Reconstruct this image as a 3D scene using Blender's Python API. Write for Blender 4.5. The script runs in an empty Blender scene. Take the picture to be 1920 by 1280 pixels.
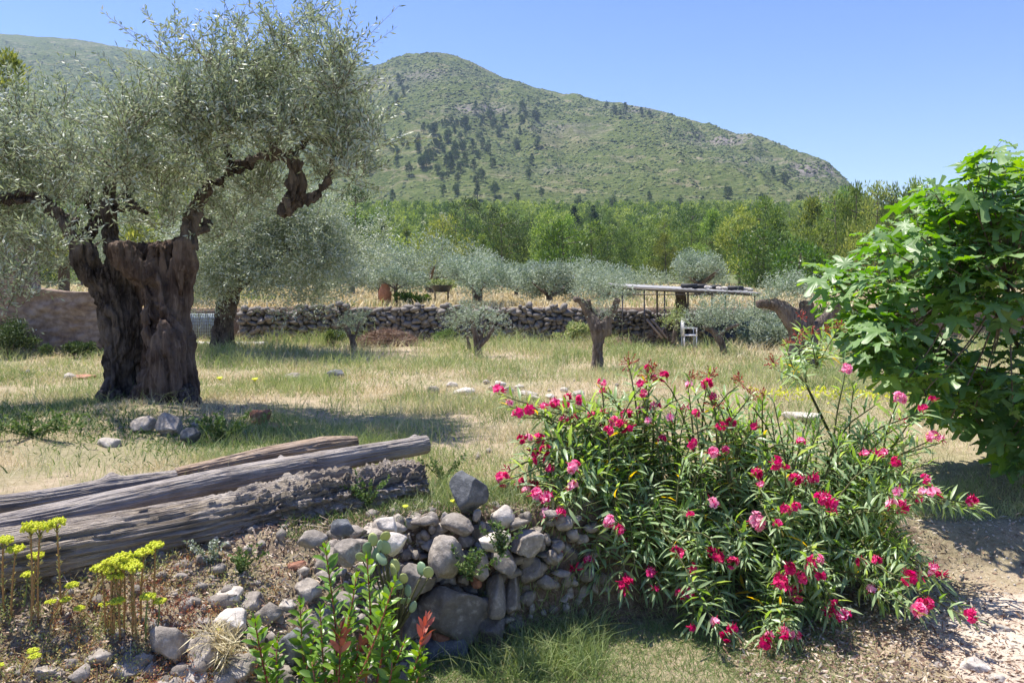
import bpy, math, random
import numpy as np
from mathutils import Vector
sc = bpy.context.scene
COL = sc.collection
# ------------------------------------------------------------------ camera, world, sun, exposure
F, HZ, CZ = 1450.0, 520.0, 2.5          # focal length in photo pixels, horizon row, eye height
cd = bpy.data.cameras.new('camera'); cam = bpy.data.objects.new('camera', cd); COL.objects.link(cam)
cam.location = (0, 0, CZ); cam.rotation_euler = (math.radians(90), 0, 0)
cd.sensor_width = 36; cd.lens = 36*F/1920; cd.shift_y = -(640-HZ)/1920
cd.clip_start = 0.05; cd.clip_end = 9000
sc.camera = cam
SUN_EL = math.radians(69); SUN_AZ = math.atan2(-0.78, 0.60)
wd = bpy.data.worlds.new("World"); sc.world = wd; wd.use_nodes = True
nt = wd.node_tree; bg = nt.nodes['Background']
sky = nt.nodes.new('ShaderNodeTexSky'); sky.sky_type = 'NISHITA'; sky.sun_disc = False
sky.sun_elevation = SUN_EL; sky.sun_rotation = SUN_AZ
sky.air_density = 1.15; sky.dust_density = 0.25; sky.ozone_density = 3.2; sky.altitude = 100
hs_ = nt.nodes.new('ShaderNodeHueSaturation'); hs_.inputs['Saturation'].default_value = 1.25; hs_.inputs['Hue'].default_value = .522; nt.links.new(sky.outputs[0], hs_.inputs['Color']); nt.links.new(hs_.outputs[0], bg.inputs[0]); bg.inputs[1].default_value = 0.098
sl = bpy.data.lights.new('sun', 'SUN'); so = bpy.data.objects.new('sun', sl); COL.objects.link(so)
sl.energy = 4.9; sl.angle = math.radians(0.5); sl.color = (1.0, 0.95, 0.87)
sd = Vector((math.sin(SUN_AZ)*math.cos(SUN_EL), math.cos(SUN_AZ)*math.cos(SUN_EL), math.sin(SUN_EL)))
so.rotation_euler = sd.to_track_quat('Z', 'Y').to_euler(); so.location = (0, 0, 60)
sc.view_settings.view_transform = 'Standard'; sc.view_settings.look = 'None'
sc.view_settings.exposure = 1.0; sc.view_settings.gamma = 1
sc.render.engine = 'CYCLES'
sc.cycles.max_bounces = 6; sc.cycles.transparent_max_bounces = 4; sc.cycles.volume_bounces = 0
rng = np.random.default_rng(7)

# ------------------------------------------------------------------ helpers
def W(px, py, y): return np.array([(px-960)/F*y, y, CZ-(py-HZ)/F*y])
def _h(a, b, c, s):
    n = (a*73856093) ^ (b*19349663) ^ (c*83492791) ^ (s*40503+977)
    n = (n ^ (n >> 13))*1274126177; n = n & 0x7fffffff; n = (n ^ (n >> 15))*2246822519; n = n & 0x7fffffff
    return ((n >> 7) & 0xffff)/32767.5-1
def vn(p, s=0):
    p = np.asarray(p, float); i = np.floor(p).astype(np.int64); f = p-i; f = f*f*(3-2*f)
    x, y, z = i[..., 0], i[..., 1], i[..., 2]; r = 0
    for dx in (0, 1):
        for dy in (0, 1):
            for dz in (0, 1):
                w = (f[..., 0] if dx else 1-f[..., 0])*(f[..., 1] if dy else 1-f[..., 1])*(f[..., 2] if dz else 1-f[..., 2])
                r = r+w*_h(x+dx, y+dy, z+dz, s)
    return r
def fbm(p, o=4, s=0):
    p = np.asarray(p, float); r = 0; a = 1; t = 0
    for k in range(o): r = r+a*vn(p*(2.03**k)+k*17.3, s+k); t += a; a *= .5
    return r/t
def f2(x, y, sc_, o=3, s=0):
    x, y = np.broadcast_arrays(np.asarray(x, float), np.asarray(y, float))
    return fbm(np.stack([x*sc_, y*sc_, x*0+s*3.7], -1), o, s)
def nrm(v): return v/np.maximum(np.linalg.norm(v, axis=-1, keepdims=True), 1e-9)

def mesh(name, V, Fs, mat=None, rnd=None, root=None, smooth=False, mats=None, mi=None):
    """Fs: one (n,k) array or list of such arrays. rnd: per-face random attribute."""
    if not isinstance(Fs, list): Fs = [Fs]
    V = np.asarray(V, np.float32)
    if root is not None and root.get('_loc') is not None: V = V-np.array(root['_loc'], np.float32)
    me = bpy.data.meshes.new(name)
    nl = sum(f.size for f in Fs); nf = sum(len(f) for f in Fs)
    me.vertices.add(len(V)); me.vertices.foreach_set('co', V.ravel())
    me.loops.add(nl); me.loops.foreach_set('vertex_index', np.concatenate([f.ravel() for f in Fs]).astype(np.int32))
    tot = np.concatenate([np.full(len(f), f.shape[1]) for f in Fs]).astype(np.int32)
    st = np.concatenate([[0], np.cumsum(tot)[:-1]]).astype(np.int32)
    me.polygons.add(nf); me.polygons.foreach_set('loop_start', st)
    if smooth: me.polygons.foreach_set('use_smooth', np.ones(nf, bool))
    for m in (mats or ([mat] if mat else [])): me.materials.append(m)
    if mi is not None: me.polygons.foreach_set('material_index', np.asarray(mi, np.int32))
    me.update(calc_edges=True)
    if rnd is not None:
        a = me.attributes.new('rnd', 'FLOAT', 'FACE'); a.data.foreach_set('value', np.asarray(rnd, np.float32))
    o = bpy.data.objects.new(name, me); COL.objects.link(o)
    if root is not None: o.parent = root
    return o
def tag(o, label=None, cat=None, group=None, kind=None):
    if label: o['label'] = label
    if cat: o['category'] = cat
    if group: o['group'] = group
    if kind: o['kind'] = kind
    return o
def thing(name, loc, label, cat, group=None):
    o = bpy.data.objects.new(name, None); COL.objects.link(o); o.location = tuple(float(v) for v in loc)
    o['_loc'] = [float(v) for v in loc]; o.empty_display_size = .1
    return tag(o, label, cat, group)
def dup(root, loc, rz=0, s=1.0, label=None, group=None, sz=None):
    r = root.copy(); COL.objects.link(r); r.location = tuple(float(v) for v in loc)
    r.rotation_euler = (0, 0, rz); r.scale = (s, s, sz or s)
    if '_loc' in r: del r['_loc']
    if label: r['label'] = label
    if group: r['group'] = group
    for ch in list(root.children):
        c = ch.copy(); COL.objects.link(c); c.parent = r
        for g in list(ch.children):
            d = g.copy(); COL.objects.link(d); d.parent = c
    return r
class MB:
    def __init__(s): s.V = []; s.Q = []; s.T = []; s.n = 0; s.rq = []; s.rt = []
    def add(s, V, Fq, r=None):
        V = np.asarray(V, float); Fq = np.asarray(Fq, int)
        r = np.full(len(Fq), rng.random() if r is None else r) if r is None or np.isscalar(r) else r
        (s.Q if Fq.shape[1] == 4 else s.T).append(Fq+s.n); (s.rq if Fq.shape[1] == 4 else s.rt).append(r)
        s.V.append(V); s.n += len(V)
    def build(s, name, mat, root=None, smooth=False):
        Fs = []; R = []
        if s.Q: Fs.append(np.concatenate(s.Q)); R.append(np.concatenate(s.rq))
        if s.T: Fs.append(np.concatenate(s.T)); R.append(np.concatenate(s.rt))
        return mesh(name, np.concatenate(s.V), Fs, mat, np.concatenate(R), root, smooth)
def resample(P, R, step):
    P = np.asarray(P, float); R = np.asarray(R, float)
    if len(P) > 2:   # catmull-rom
        Pp = np.vstack([2*P[0]-P[1], P, 2*P[-1]-P[-2]]); out = []; ro = []
        for k in range(len(P)-1):
            a, b, c, d = Pp[k:k+4]; n = max(2, int(np.linalg.norm(c-b)/step))
            for t in np.arange(n)/n:
                out.append(.5*((2*b)+(-a+c)*t+(2*a-5*b+4*c-d)*t*t+(-a+3*b-3*c+d)*t**3)); ro.append(R[k]*(1-t)+R[k+1]*t)
        out.append(P[-1]); ro.append(R[-1]); return np.array(out), np.array(ro)
    n = max(2, int(np.linalg.norm(P[1]-P[0])/step)); t = np.linspace(0, 1, n+1)[:, None]
    return P[0]*(1-t)+P[1]*t, (R[0]*(1-t)+R[1]*t).ravel()
def tube(P, R, seg=8, step=.1, cap=True, ang0=0):
    P, R = resample(P, R, step); n = len(P)
    T = nrm(np.gradient(P, axis=0)); up = np.array([0, 0, 1.]) if abs(T[0][2]) < .9 else np.array([1., 0, 0])
    A = nrm(np.cross(T, up)); B = np.cross(T, A)
    th = np.arange(seg)/seg*2*np.pi+ang0
    V = P[:, None]+R[:, None, None]*(A[:, None]*np.cos(th)[None, :, None]+B[:, None]*np.sin(th)[None, :, None])
    V = V.reshape(-1, 3); i = np.arange(n-1)[:, None]*seg; j = np.arange(seg)[None]; j2 = (j+1) % seg
    Q = np.stack([i+j, i+j2, i+j2+seg, i+j+seg], -1).reshape(-1, 4)
    if cap:
        V = np.vstack([V, P[0]-T[0]*R[0]*.15, P[-1]+T[-1]*R[-1]*.15]); c0 = len(V)-2
        jj = np.arange(seg); k = (jj+1) % seg
        T3 = np.concatenate([np.stack([jj*0+c0, k, jj], -1), np.stack([jj*0+c0+1, (n-1)*seg+jj, (n-1)*seg+k], -1)])
        return V, Q, T3
    return V, Q, None
def addtube(mb, *a, **k):
    V, Q, T3 = tube(*a, **k); n = mb.n; mb.add(V, Q)
    if T3 is not None: mb.T.append(T3+n); mb.rt.append(np.full(len(T3), .5))
def leaves(P, D, L, Wd, roll=None, mid=.45, fold=.0, curl=.0, r=None):
    """quad (rhombus) leaves. P base, D unit dir, arrays"""
    n = len(P); up = rng.normal(size=(n, 3)) if roll is None else roll
    S = nrm(np.cross(D, up)); N = np.cross(S, D)
    L = np.broadcast_to(L, n)[:, None]; Wd = np.broadcast_to(Wd, n)[:, None]
    m = P+D*L*mid+N*L*curl*.5
    if fold:   # 2 quads with a folded midrib and a bent tip: base, l, r, midrib, tip
        V = np.stack([P, m+S*Wd*.5+N*Wd*fold, m, m-S*Wd*.5+N*Wd*fold, P+D*L+N*L*(-curl)], 1).reshape(-1, 3)
        b = np.arange(n)[:, None]*5
        Q = np.concatenate([b+[[0, 2, 1]], b+[[0, 3, 2]], b+[[1, 2, 4]], b+[[2, 3, 4]]])
        rr = rng.random(n) if r is None else r
        return V, Q, np.tile(rr, 4)
    V = np.stack([P, m+S*Wd*.5, P+D*L, m-S*Wd*.5], 1).reshape(-1, 3)
    Q = np.arange(n*4).reshape(n, 4)
    return V, Q, (rng.random(n) if r is None else r)
def rdir(n): return nrm(rng.normal(size=(n, 3)))

# ------------------------------------------------------------------ materials
def newmat(name):
    m = bpy.data.materials.new(name); m.use_nodes = True; t = m.node_tree
    b = t.nodes['Principled BSDF']; return m, t, b
def ramp(t, src, stops, interp='LINEAR'):
    r = t.nodes.new('ShaderNodeValToRGB'); r.color_ramp.interpolation = interp
    e = r.color_ramp.elements
    while len(e) < len(stops): e.new(.5)
    for k, (p, c) in enumerate(stops): e[k].position = p; e[k].color = (*c, 1)
    t.links.new(src, r.inputs[0]); return r.outputs[0]
def noise(t, scale, detail=4, rough=.6, vec=None, dist=0):
    n = t.nodes.new('ShaderNodeTexNoise'); n.inputs['Scale'].default_value = scale
    n.inputs['Detail'].default_value = detail; n.inputs['Roughness'].default_value = rough
    n.inputs['Distortion'].default_value = dist
    if vec is not None: t.links.new(vec, n.inputs['Vector'])
    return n.outputs['Fac']
def coords(t, which='Object', scale=(1, 1, 1)):
    c = t.nodes.new('ShaderNodeTexCoord'); m = t.nodes.new('ShaderNodeMapping'); m.inputs['Scale'].default_value = scale
    t.links.new(c.outputs[which], m.inputs[0]); return m.outputs[0]
def mixc(t, fac, a, b, mode='MIX'):
    m = t.nodes.new('ShaderNodeMix'); m.data_type = 'RGBA'; m.blend_type = mode
    for s, v in ((m.inputs[0], fac), (m.inputs[6], a), (m.inputs[7], b)):
        if isinstance(v, (int, float)): s.default_value = v
        elif isinstance(v, tuple): s.default_value = (*v, 1)
        else: t.links.new(v, s)
    return m.outputs[2]
def bump(t, b, h, strength=.5, dist=.02):
    n = t.nodes.new('ShaderNodeBump'); n.inputs['Strength'].default_value = strength; n.inputs['Distance'].default_value = dist
    t.links.new(h, n.inputs['Height']); t.links.new(n.outputs[0], b.inputs['Normal'])
def leafmat(name, stops, back=None, trans=.3, rough=.45, spec=.4, objvar=0.0):
    m, t, b = newmat(name)
    a = t.nodes.new('ShaderNodeAttribute'); a.attribute_name = 'rnd'
    c = ramp(t, a.outputs['Fac'], stops)
    if objvar:
        oi = t.nodes.new('ShaderNodeObjectInfo'); hs = t.nodes.new('ShaderNodeHueSaturation')
        mr = t.nodes.new('ShaderNodeMapRange'); mr.inputs[3].default_value = 1-objvar; mr.inputs[4].default_value = 1+objvar
        t.links.new(oi.outputs['Random'], mr.inputs[0]); t.links.new(mr.outputs[0], hs.inputs['Value'])
        mr2 = t.nodes.new('ShaderNodeMapRange'); mr2.inputs[3].default_value = .5-objvar*.06; mr2.inputs[4].default_value = .5+objvar*.08
        mm = t.nodes.new('ShaderNodeMath'); mm.operation = 'FRACT'; m3 = t.nodes.new('ShaderNodeMath'); m3.operation = 'MULTIPLY'; m3.inputs[1].default_value = 7.3
        t.links.new(oi.outputs['Random'], m3.inputs[0]); t.links.new(m3.outputs[0], mm.inputs[0]); t.links.new(mm.outputs[0], mr2.inputs[0]); t.links.new(mr2.outputs[0], hs.inputs['Hue'])
        t.links.new(c, hs.inputs['Color']); c = hs.outputs[0]
    if back:
        g = t.nodes.new('ShaderNodeNewGeometry'); c2 = mixc(t, g.outputs['Backfacing'], c, back)
    else: c2 = c
    t.links.new(c2, b.inputs['Base Color']); b.inputs['Roughness'].default_value = rough
    b.inputs['Specular IOR Level'].default_value = spec
    if trans:
        tr = t.nodes.new('ShaderNodeBsdfTranslucent'); hs2 = t.nodes.new('ShaderNodeHueSaturation')
        hs2.inputs['Saturation'].default_value = 1.25; hs2.inputs['Value'].default_value = 1.5; hs2.inputs['Hue'].default_value = .49
        t.links.new(c, hs2.inputs['Color']); t.links.new(hs2.outputs[0], tr.inputs[0])
        mx = t.nodes.new('ShaderNodeMixShader'); mx.inputs[0].default_value = trans
        t.links.new(b.outputs[0], mx.inputs[1]); t.links.new(tr.outputs[0], mx.inputs[2])
        t.links.new(mx.outputs[0], t.nodes['Material Output'].inputs[0])
    return m
def stonemat(name, a, b_, c, sc_=6, rough=.9, lichen=None):
    m, t, b = newmat(name); v = coords(t)
    n1 = noise(t, sc_, 8, .65, v); n2 = noise(t, sc_*5, 6, .7, v)
    col = ramp(t, n1, [(.3, a), (.5, b_), (.72, c)])
    col = mixc(t, .55, col, ramp(t, n2, [(.3, tuple(x*.4 for x in b_)), (.55, b_), (.7, tuple(min(1, x*1.35) for x in c))]))
    oi = t.nodes.new('ShaderNodeObjectInfo'); hs = t.nodes.new('ShaderNodeHueSaturation')
    at = t.nodes.new('ShaderNodeAttribute'); at.attribute_name = 'rnd'
    ad = t.nodes.new('ShaderNodeMath'); ad.operation = 'ADD'; t.links.new(oi.outputs['Random'], ad.inputs[0]); t.links.new(at.outputs['Fac'], ad.inputs[1])
    mr = t.nodes.new('ShaderNodeMapRange'); mr.inputs[2].default_value = 2; mr.inputs[3].default_value = .6; mr.inputs[4].default_value = 1.35
    t.links.new(ad.outputs[0], mr.inputs[0]); t.links.new(mr.outputs[0], hs.inputs['Value']); t.links.new(col, hs.inputs['Color']); col = hs.outputs[0]
    if lichen: col = mixc(t, ramp(t, noise(t, sc_*2.3, 5, .7, v), [(.58, (0, 0, 0)), (.66, (.8, .8, .8))]), col, lichen)
    t.links.new(col, b.inputs['Base Color']); b.inputs['Roughness'].default_value = rough; b.inputs['Specular IOR Level'].default_value = .2
    bump(t, b, n2, .9, .015); return m
def barkmat(name, a, b_, c, sc_=(14, 14, 2.5), rough=.9, which='Object', bd=.02, k=1.0):
    m, t, b = newmat(name); v = coords(t, which, sc_)
    n1 = noise(t, k, 8, .7, v, 1.2); v2 = coords(t, which); n2 = noise(t, 3, 5, .6, v2)
    col = ramp(t, n1, [(.28, a), (.5, b_), (.75, c)]); col = mixc(t, ramp(t, n2, [(.4, (0, 0, 0)), (.7, (.6, .6, .6))]), col, c)
    t.links.new(col, b.inputs['Base Color']); b.inputs['Roughness'].default_value = rough; b.inputs['Specular IOR Level'].default_value = .2
    vr = t.nodes.new('ShaderNodeTexVoronoi'); vr.inputs['Scale'].default_value = k*1.6; vr.feature = 'DISTANCE_TO_EDGE'; t.links.new(v, vr.inputs['Vector'])
    mu = t.nodes.new('ShaderNodeMath'); mu.operation = 'MULTIPLY_ADD'; t.links.new(vr.outputs['Distance'], mu.inputs[0]); mu.inputs[1].default_value = .7; t.links.new(n1, mu.inputs[2])
    bump(t, b, mu.outputs[0], 1, bd); return m

M = {}
M['olive'] = leafmat('olive_leaf', [(0, (.13, .17, .085)), (.5, (.24, .29, .17)), (1, (.37, .42, .27))], (.50, .54, .45), .25, .5, .4)
M['olive_far'] = leafmat('olive_leaf_far', [(0, (.13, .17, .10)), (.6, (.24, .30, .19)), (1, (.36, .42, .30))], (.40, .45, .36), .2, .6, .3, .12)
M['pine'] = leafmat('pine_needles', [(0, (.09, .14, .04)), (.5, (.19, .25, .07)), (1, (.33, .38, .12))], None, .3, .6, .2, .34)
M['pine_mid'] = leafmat('pine_needles_mid', [(0, (.05, .085, .025)), (.6, (.10, .15, .045)), (1, (.18, .23, .07))], None, .2, .6, .2, .2)
M['pine_dark'] = leafmat('pine_needles_dark', [(0, (.035, .06, .022)), (.6, (.06, .095, .035)), (1, (.10, .14, .05))], None, .15, .6, .2, .15)
M['conifer'] = leafmat('conifer_needles', [(0, (.02, .04, .03)), (1, (.05, .08, .06))], None, .05, .7, .2, .1)
M['oak'] = leafmat('broad_leaf', [(0, (.045, .085, .02)), (.6, (.08, .15, .03)), (1, (.13, .22, .05))], None, .25, .45, .4, .1)
M['maquis'] = leafmat('scrub_leaf', [(0, (.03, .05, .02)), (.5, (.075, .105, .035)), (1, (.16, .18, .07))], None, 0, .8, .1)
M['oleander'] = leafmat('oleander_leaf', [(0, (.13, .23, .06)), (.5, (.26, .39, .10)), (.9, (.42, .53, .18)), (.935, (.43, .53, .17)), (.955, (.65, .45, .06)), (1, (.75, .55, .08))], (.34, .45, .24), .45, .36, .5)
M['fig'] = leafmat('fig_leaf', [(0, (.06, .15, .03)), (.6, (.12, .24, .045)), (1, (.22, .35, .07))], (.22, .34, .13), .45, .42, .5)
M['shrub'] = leafmat('glossy_leaf', [(0, (.09, .18, .025)), (.6, (.17, .30, .045)), (.93, (.22, .34, .06)), (.95, (.45, .12, .06)), (1, (.5, .16, .09))], None, .35, .35, .5)
M['red_leaf'] = leafmat('red_shoot', [(0, (.35, .09, .06)), (1, (.55, .22, .16))], None, .3, .4, .4)
M['succulent'] = leafmat('succulent_leaf', [(0, (.20, .30, .17)), (.6, (.32, .42, .22)), (1, (.45, .48, .16))], None, .1, .45, .4)
M['stonecrop'] = leafmat('stonecrop_leaf', [(0, (.14, .20, .06)), (.4, (.28, .34, .12)), (.65, (.42, .36, .14)), (.85, (.38, .2, .09)), (1, (.3, .12, .07))], None, .15, .6, .2)
M['yellow'] = leafmat('yellow_petals', [(0, (.42, .50, .05)), (.6, (.62, .66, .07)), (1, (.75, .74, .12))], None, .25, .6, .1)
M['pink'] = leafmat('oleander_petal', [(0, (.44, .008, .075)), (.4, (.66, .02, .15)), (.75, (.80, .09, .27)), (1, (.90, .45, .58))], None, .3, .6, .2)
M['palepink'] = leafmat('oleander_petal_pale', [(0, (.60, .04, .17)), (.5, (.75, .15, .32)), (1, (.9, .55, .66))], None, .3, .6, .2)
M['wither'] = leafmat('withered_bud', [(0, (.22, .05, .03)), (.6, (.38, .08, .08)), (1, (.45, .2, .1))], None, .15, .7, .1)
M['grass_dry'] = leafmat('dry_grass', [(0, (.36, .30, .16)), (.3, (.52, .44, .25)), (.6, (.64, .56, .35)), (1, (.74, .67, .47))], None, .2, .7, .15)
M['grass_green'] = leafmat('green_grass', [(0, (.14, .20, .07)), (.4, (.23, .30, .11)), (.75, (.37, .41, .19)), (1, (.52, .50, .28))], None, .25, .6, .2)
M['weed'] = leafmat('weed_leaf', [(0, (.06, .11, .03)), (.6, (.12, .19, .06)), (1, (.22, .27, .12))], None, .25, .6, .2)
M['litter'] = leafmat('dry_litter', [(0, (.11, .065, .045)), (.35, (.26, .17, .12)), (.65, (.42, .32, .24)), (1, (.62, .54, .43))], None, .05, .8, .1)
M['twig'] = barkmat('twig_bark', (.07, .05, .035), (.16, .12, .08), (.28, .22, .16), (40, 40, 10))
M['green_twig'] = barkmat('green_twig', (.06, .08, .03), (.13, .14, .06), (.22, .2, .1), (40, 40, 10))
M['olive_bark'] = barkmat('olive_bark', (.010, .008, .007), (.045, .033, .027), (.27, .22, .185), (16, 16, 3.2), .95, 'Object', .03)
M['heartwood'] = barkmat('old_heartwood', (.015, .009, .007), (.085, .055, .041), (.25, .19, .15), (13, 13, 1.8), .95, 'Object', .025)
M['bark_far'] = barkmat('grey_bark', (.03, .022, .018), (.12, .09, .07), (.31, .26, .22), (14, 14, 3), .95, 'Object', .04)
M['log'] = barkmat('weathered_log', (.055, .04, .03), (.31, .26, .215), (.55, .49, .43), (60, 4.5, 60), .95, 'Object', .03)
M['log_smooth'] = barkmat('bleached_log', (.09, .075, .065), (.26, .225, .20), (.46, .42, .385), (60, 3, 60), .85, 'Object', .012)
M['log_brown'] = barkmat('brown_log', (.12, .08, .055), (.30, .22, .16), (.45, .36, .28), (50, 3, 50), .85, 'Object', .008)
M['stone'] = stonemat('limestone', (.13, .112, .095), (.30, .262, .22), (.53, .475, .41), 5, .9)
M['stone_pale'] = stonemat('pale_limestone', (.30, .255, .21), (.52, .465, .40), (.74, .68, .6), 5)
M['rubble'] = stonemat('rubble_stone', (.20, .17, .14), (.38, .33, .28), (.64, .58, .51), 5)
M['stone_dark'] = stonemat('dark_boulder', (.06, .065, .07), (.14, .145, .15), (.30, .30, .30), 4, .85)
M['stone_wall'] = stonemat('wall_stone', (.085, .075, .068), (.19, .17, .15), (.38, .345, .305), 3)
M['stone_red'] = stonemat('red_stone', (.25, .10, .06), (.42, .2, .13), (.5, .32, .24), 6)
M['metal'] = newmat('grey_metal')[0]; _b = M['metal'].node_tree.nodes['Principled BSDF']; _b.inputs['Base Color'].default_value = (.10, .09, .085, 1); _b.inputs['Metallic'].default_value = .5; _b.inputs['Roughness'].default_value = .55
def plain(name, c, rough=.7, nscale=12, amt=.35):
    m, t, b = newmat(name); n = noise(t, nscale, 5, .65, coords(t))
    t.links.new(ramp(t, n, [(.3, tuple(x*(1-amt) for x in c)), (.7, tuple(min(1, x*(1+amt*.5)) for x in c))]), b.inputs['Base Color'])
    b.inputs['Roughness'].default_value = rough; bump(t, b, n, .3, .01); return m
M['roof'] = plain('corrugated_sheet', (.30, .29, .28), .6, 3)
M['rubber'] = plain('black_rubber', (.02, .02, .022), .7)
M['white_paint'] = plain('white_plastic', (.75, .74, .72), .5)
M['concrete'] = plain('pale_concrete', (.55, .53, .50), .9, 4)
M['blue_panel'] = plain('pale_blue_panel', (.50, .62, .72), .6, 2, .2)
M['clay'] = plain('terracotta', (.50, .22, .12), .8)
M['barrel'] = plain('black_drum', (.04, .045, .05), .5)

# ground materials
def groundmat():
    m, t, b = newmat('field_soil'); v = coords(t)
    big = noise(t, .35, 5, .6, v); mid = noise(t, 2.2, 6, .7, v); fine = noise(t, 28, 6, .75, v)
    c = ramp(t, mid, [(.3, (.20, .17, .09)), (.45, (.38, .31, .19)), (.58, (.52, .41, .29)), (.72, (.60, .42, .32))])
    c = mixc(t, ramp(t, big, [(.45, (0, 0, 0)), (.62, (.75, .75, .75))]), c, (.20, .22, .10))
    c = mixc(t, .45, c, ramp(t, fine, [(.3, (.12, .09, .055)), (.5, (.38, .30, .20)), (.72, (.62, .54, .40))]))
    g = t.nodes.new('ShaderNodeNewGeometry'); sx = t.nodes.new('ShaderNodeSeparateXYZ'); t.links.new(g.outputs['True Normal'], sx.inputs[0])
    c = mixc(t, ramp(t, sx.outputs['Z'], [(.72, (.9, .9, .9)), (.93, (0, 0, 0))]), c, ramp(t, fine, [(.3, (.05, .035, .025)), (.5, (.16, .11, .08)), (.72, (.34, .26, .19))]))
    t.links.new(c, b.inputs['Base Color']); b.inputs['Roughness'].default_value = 1; b.inputs['Specular IOR Level'].default_value = .1
    bump(t, b, fine, 1, .03); return m
def pathmat():
    m, t, b = newmat('pale_gravel_path'); v = coords(t)
    mid = noise(t, 1.6, 6, .7, v); fine = noise(t, 40, 6, .75, v)
    c = ramp(t, mid, [(.32, (.46, .34, .25)), (.5, (.70, .58, .46)), (.65, (.80, .71, .60))])
    c = mixc(t, .4, c, ramp(t, fine, [(.3, (.22, .14, .09)), (.5, (.58, .47, .36)), (.7, (.82, .76, .66))]))
    t.links.new(c, b.inputs['Base Color']); b.inputs['Roughness'].default_value = 1; b.inputs['Specular IOR Level'].default_value = .1
    bump(t, b, fine, 1, .025); return m
def hillmat():
    m, t, b = newmat('hillside_scrub'); v = coords(t)
    vs = coords(t, 'Object', (1, 1, 3.2))
    big = noise(t, .006, 6, .62, v); n2 = noise(t, .03, 7, .68, vs, .6); n3 = noise(t, .16, 6, .75, vs)
    green = ramp(t, n3, [(.3, (.04, .062, .018)), (.5, (.10, .13, .04)), (.72, (.20, .20, .08))])
    soil = ramp(t, n3, [(.3, (.17, .13, .08)), (.5, (.34, .27, .19)), (.75, (.52, .45, .37))])
    rock = ramp(t, n3, [(.3, (.09, .08, .075)), (.55, (.25, .22, .20)), (.75, (.44, .40, .36))])
    c = mixc(t, ramp(t, n2, [(.53, (0, 0, 0)), (.68, (.65, .65, .65))]), green, soil)
    c = mixc(t, ramp(t, big, [(.54, (0, 0, 0)), (.7, (.3, .3, .3))]), c, soil)
    g = t.nodes.new('ShaderNodeAttribute'); g.attribute_name = 'rock'
    mm = t.nodes.new('ShaderNodeMath'); mm.operation = 'MULTIPLY'; t.links.new(g.outputs['Fac'], mm.inputs[0])
    t.links.new(ramp(t, n2, [(.38, (0, 0, 0)), (.5, (1, 1, 1))]), mm.inputs[1])
    c = mixc(t, mm.outputs[0], c, rock)
    t.links.new(c, b.inputs['Base Color']); b.inputs['Roughness'].default_value = 1; b.inputs['Specular IOR Level'].default_value = .05
    bump(t, b, n3, 1, 3.0); return m
M['ground'] = groundmat(); M['path'] = pathmat(); M['hill'] = hillmat()
M['floor'] = plain('forest_floor', (.12, .14, .055), 1, .2)

# ------------------------------------------------------------------ terrain heights
SIL = np.array([(-900, 75), (-400, 62), (0, 66), (70, 70), (130, 74), (200, 84), (280, 97), (340, 112), (480, 126), (600, 131), (670, 127), (720, 121), (760, 108), (800, 100), (850, 106), (890, 121), (940, 148), (1000, 163), (1060, 177), (1100, 184), (1160, 199), (1250, 216), (1330, 240), (1400, 262), (1470, 284), (1520, 300), (1550, 318), (1580, 349), (1600, 371), (1700, 425), (1900, 490), (2600, 505)], float)
YCR = np.array([(-900, 1800), (380, 1800), (640, 1500), (760, 1250), (1100, 1150), (1500, 1000), (1650, 900), (2600, 900)], float)
def sil(u): return (HZ-np.interp(u*F+960, SIL[:, 0], SIL[:, 1]))/F
def ycr(u): return np.interp(u*F+960, YCR[:, 0], YCR[:, 1])
def s0(u): return np.minimum(122/F, sil(u)*.8)
Y0 = 450.
def hillz(x, y):
    x, y = np.broadcast_arrays(np.asarray(x, float), np.asarray(y, float))
    u = x/np.maximum(y, 1)
    a = np.interp(y, [27, 70, 90, 140, 200, 450], [1.45, 1.5, 2.2, 3.6, 7, 40])
    e = 2.5+s0(u)*y
    return np.where(y > 200, a+(e-a)*np.clip((y-200)/250, 0, 1), a)+f2(x, y, .03, 3, 5)*np.clip((y-75)/60, 0, 1)*1.5
def mz(u, t):
    yc = ycr(u); y = Y0+(yc-Y0)*t; g = 1-(1-np.clip(t, 0, 1))**1.55
    s = s0(u)+(sil(u)-s0(u))*g; z = 2.5+s*y
    x = u*y
    amp = np.clip(t*6, 0, 1)*(1-.82*np.clip((t-.8)/.2, 0, 1))
    z = z+amp*(f2(x, y, .006, 4, 3)*17+f2(x, y*1.0, .03, 4, 9)*6)+amp*(1-np.abs(f2(u*900+y*.12, y*.25, .022, 3, 19))*2.6)*11*np.clip(t*2.5, 0, 1)+f2(x, y, .06, 3, 11)*2.2
    over = np.clip(t-1, 0, 9); z = z-over*(yc-Y0)*(.25+.6*over)
    return x, y, z
BX = np.array([-12, -8, -4, -2.48, -1.09, -.62, -.3, .3, .9, 1.6, 2.5, 4, 12.]); BY = np.array([-.1, 1.5, 3.5, 4.16, 4.82, 4.90, 4.98, 5.12, 5.6, 5.95, 6.35, 6.65, 8.])
WX = np.array([-12, -1.5, -.9, -.6, .5, 1.2, 12]); WW = np.array([1.9, 1.7, 1.2, .16, .16, .6, .8])
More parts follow.
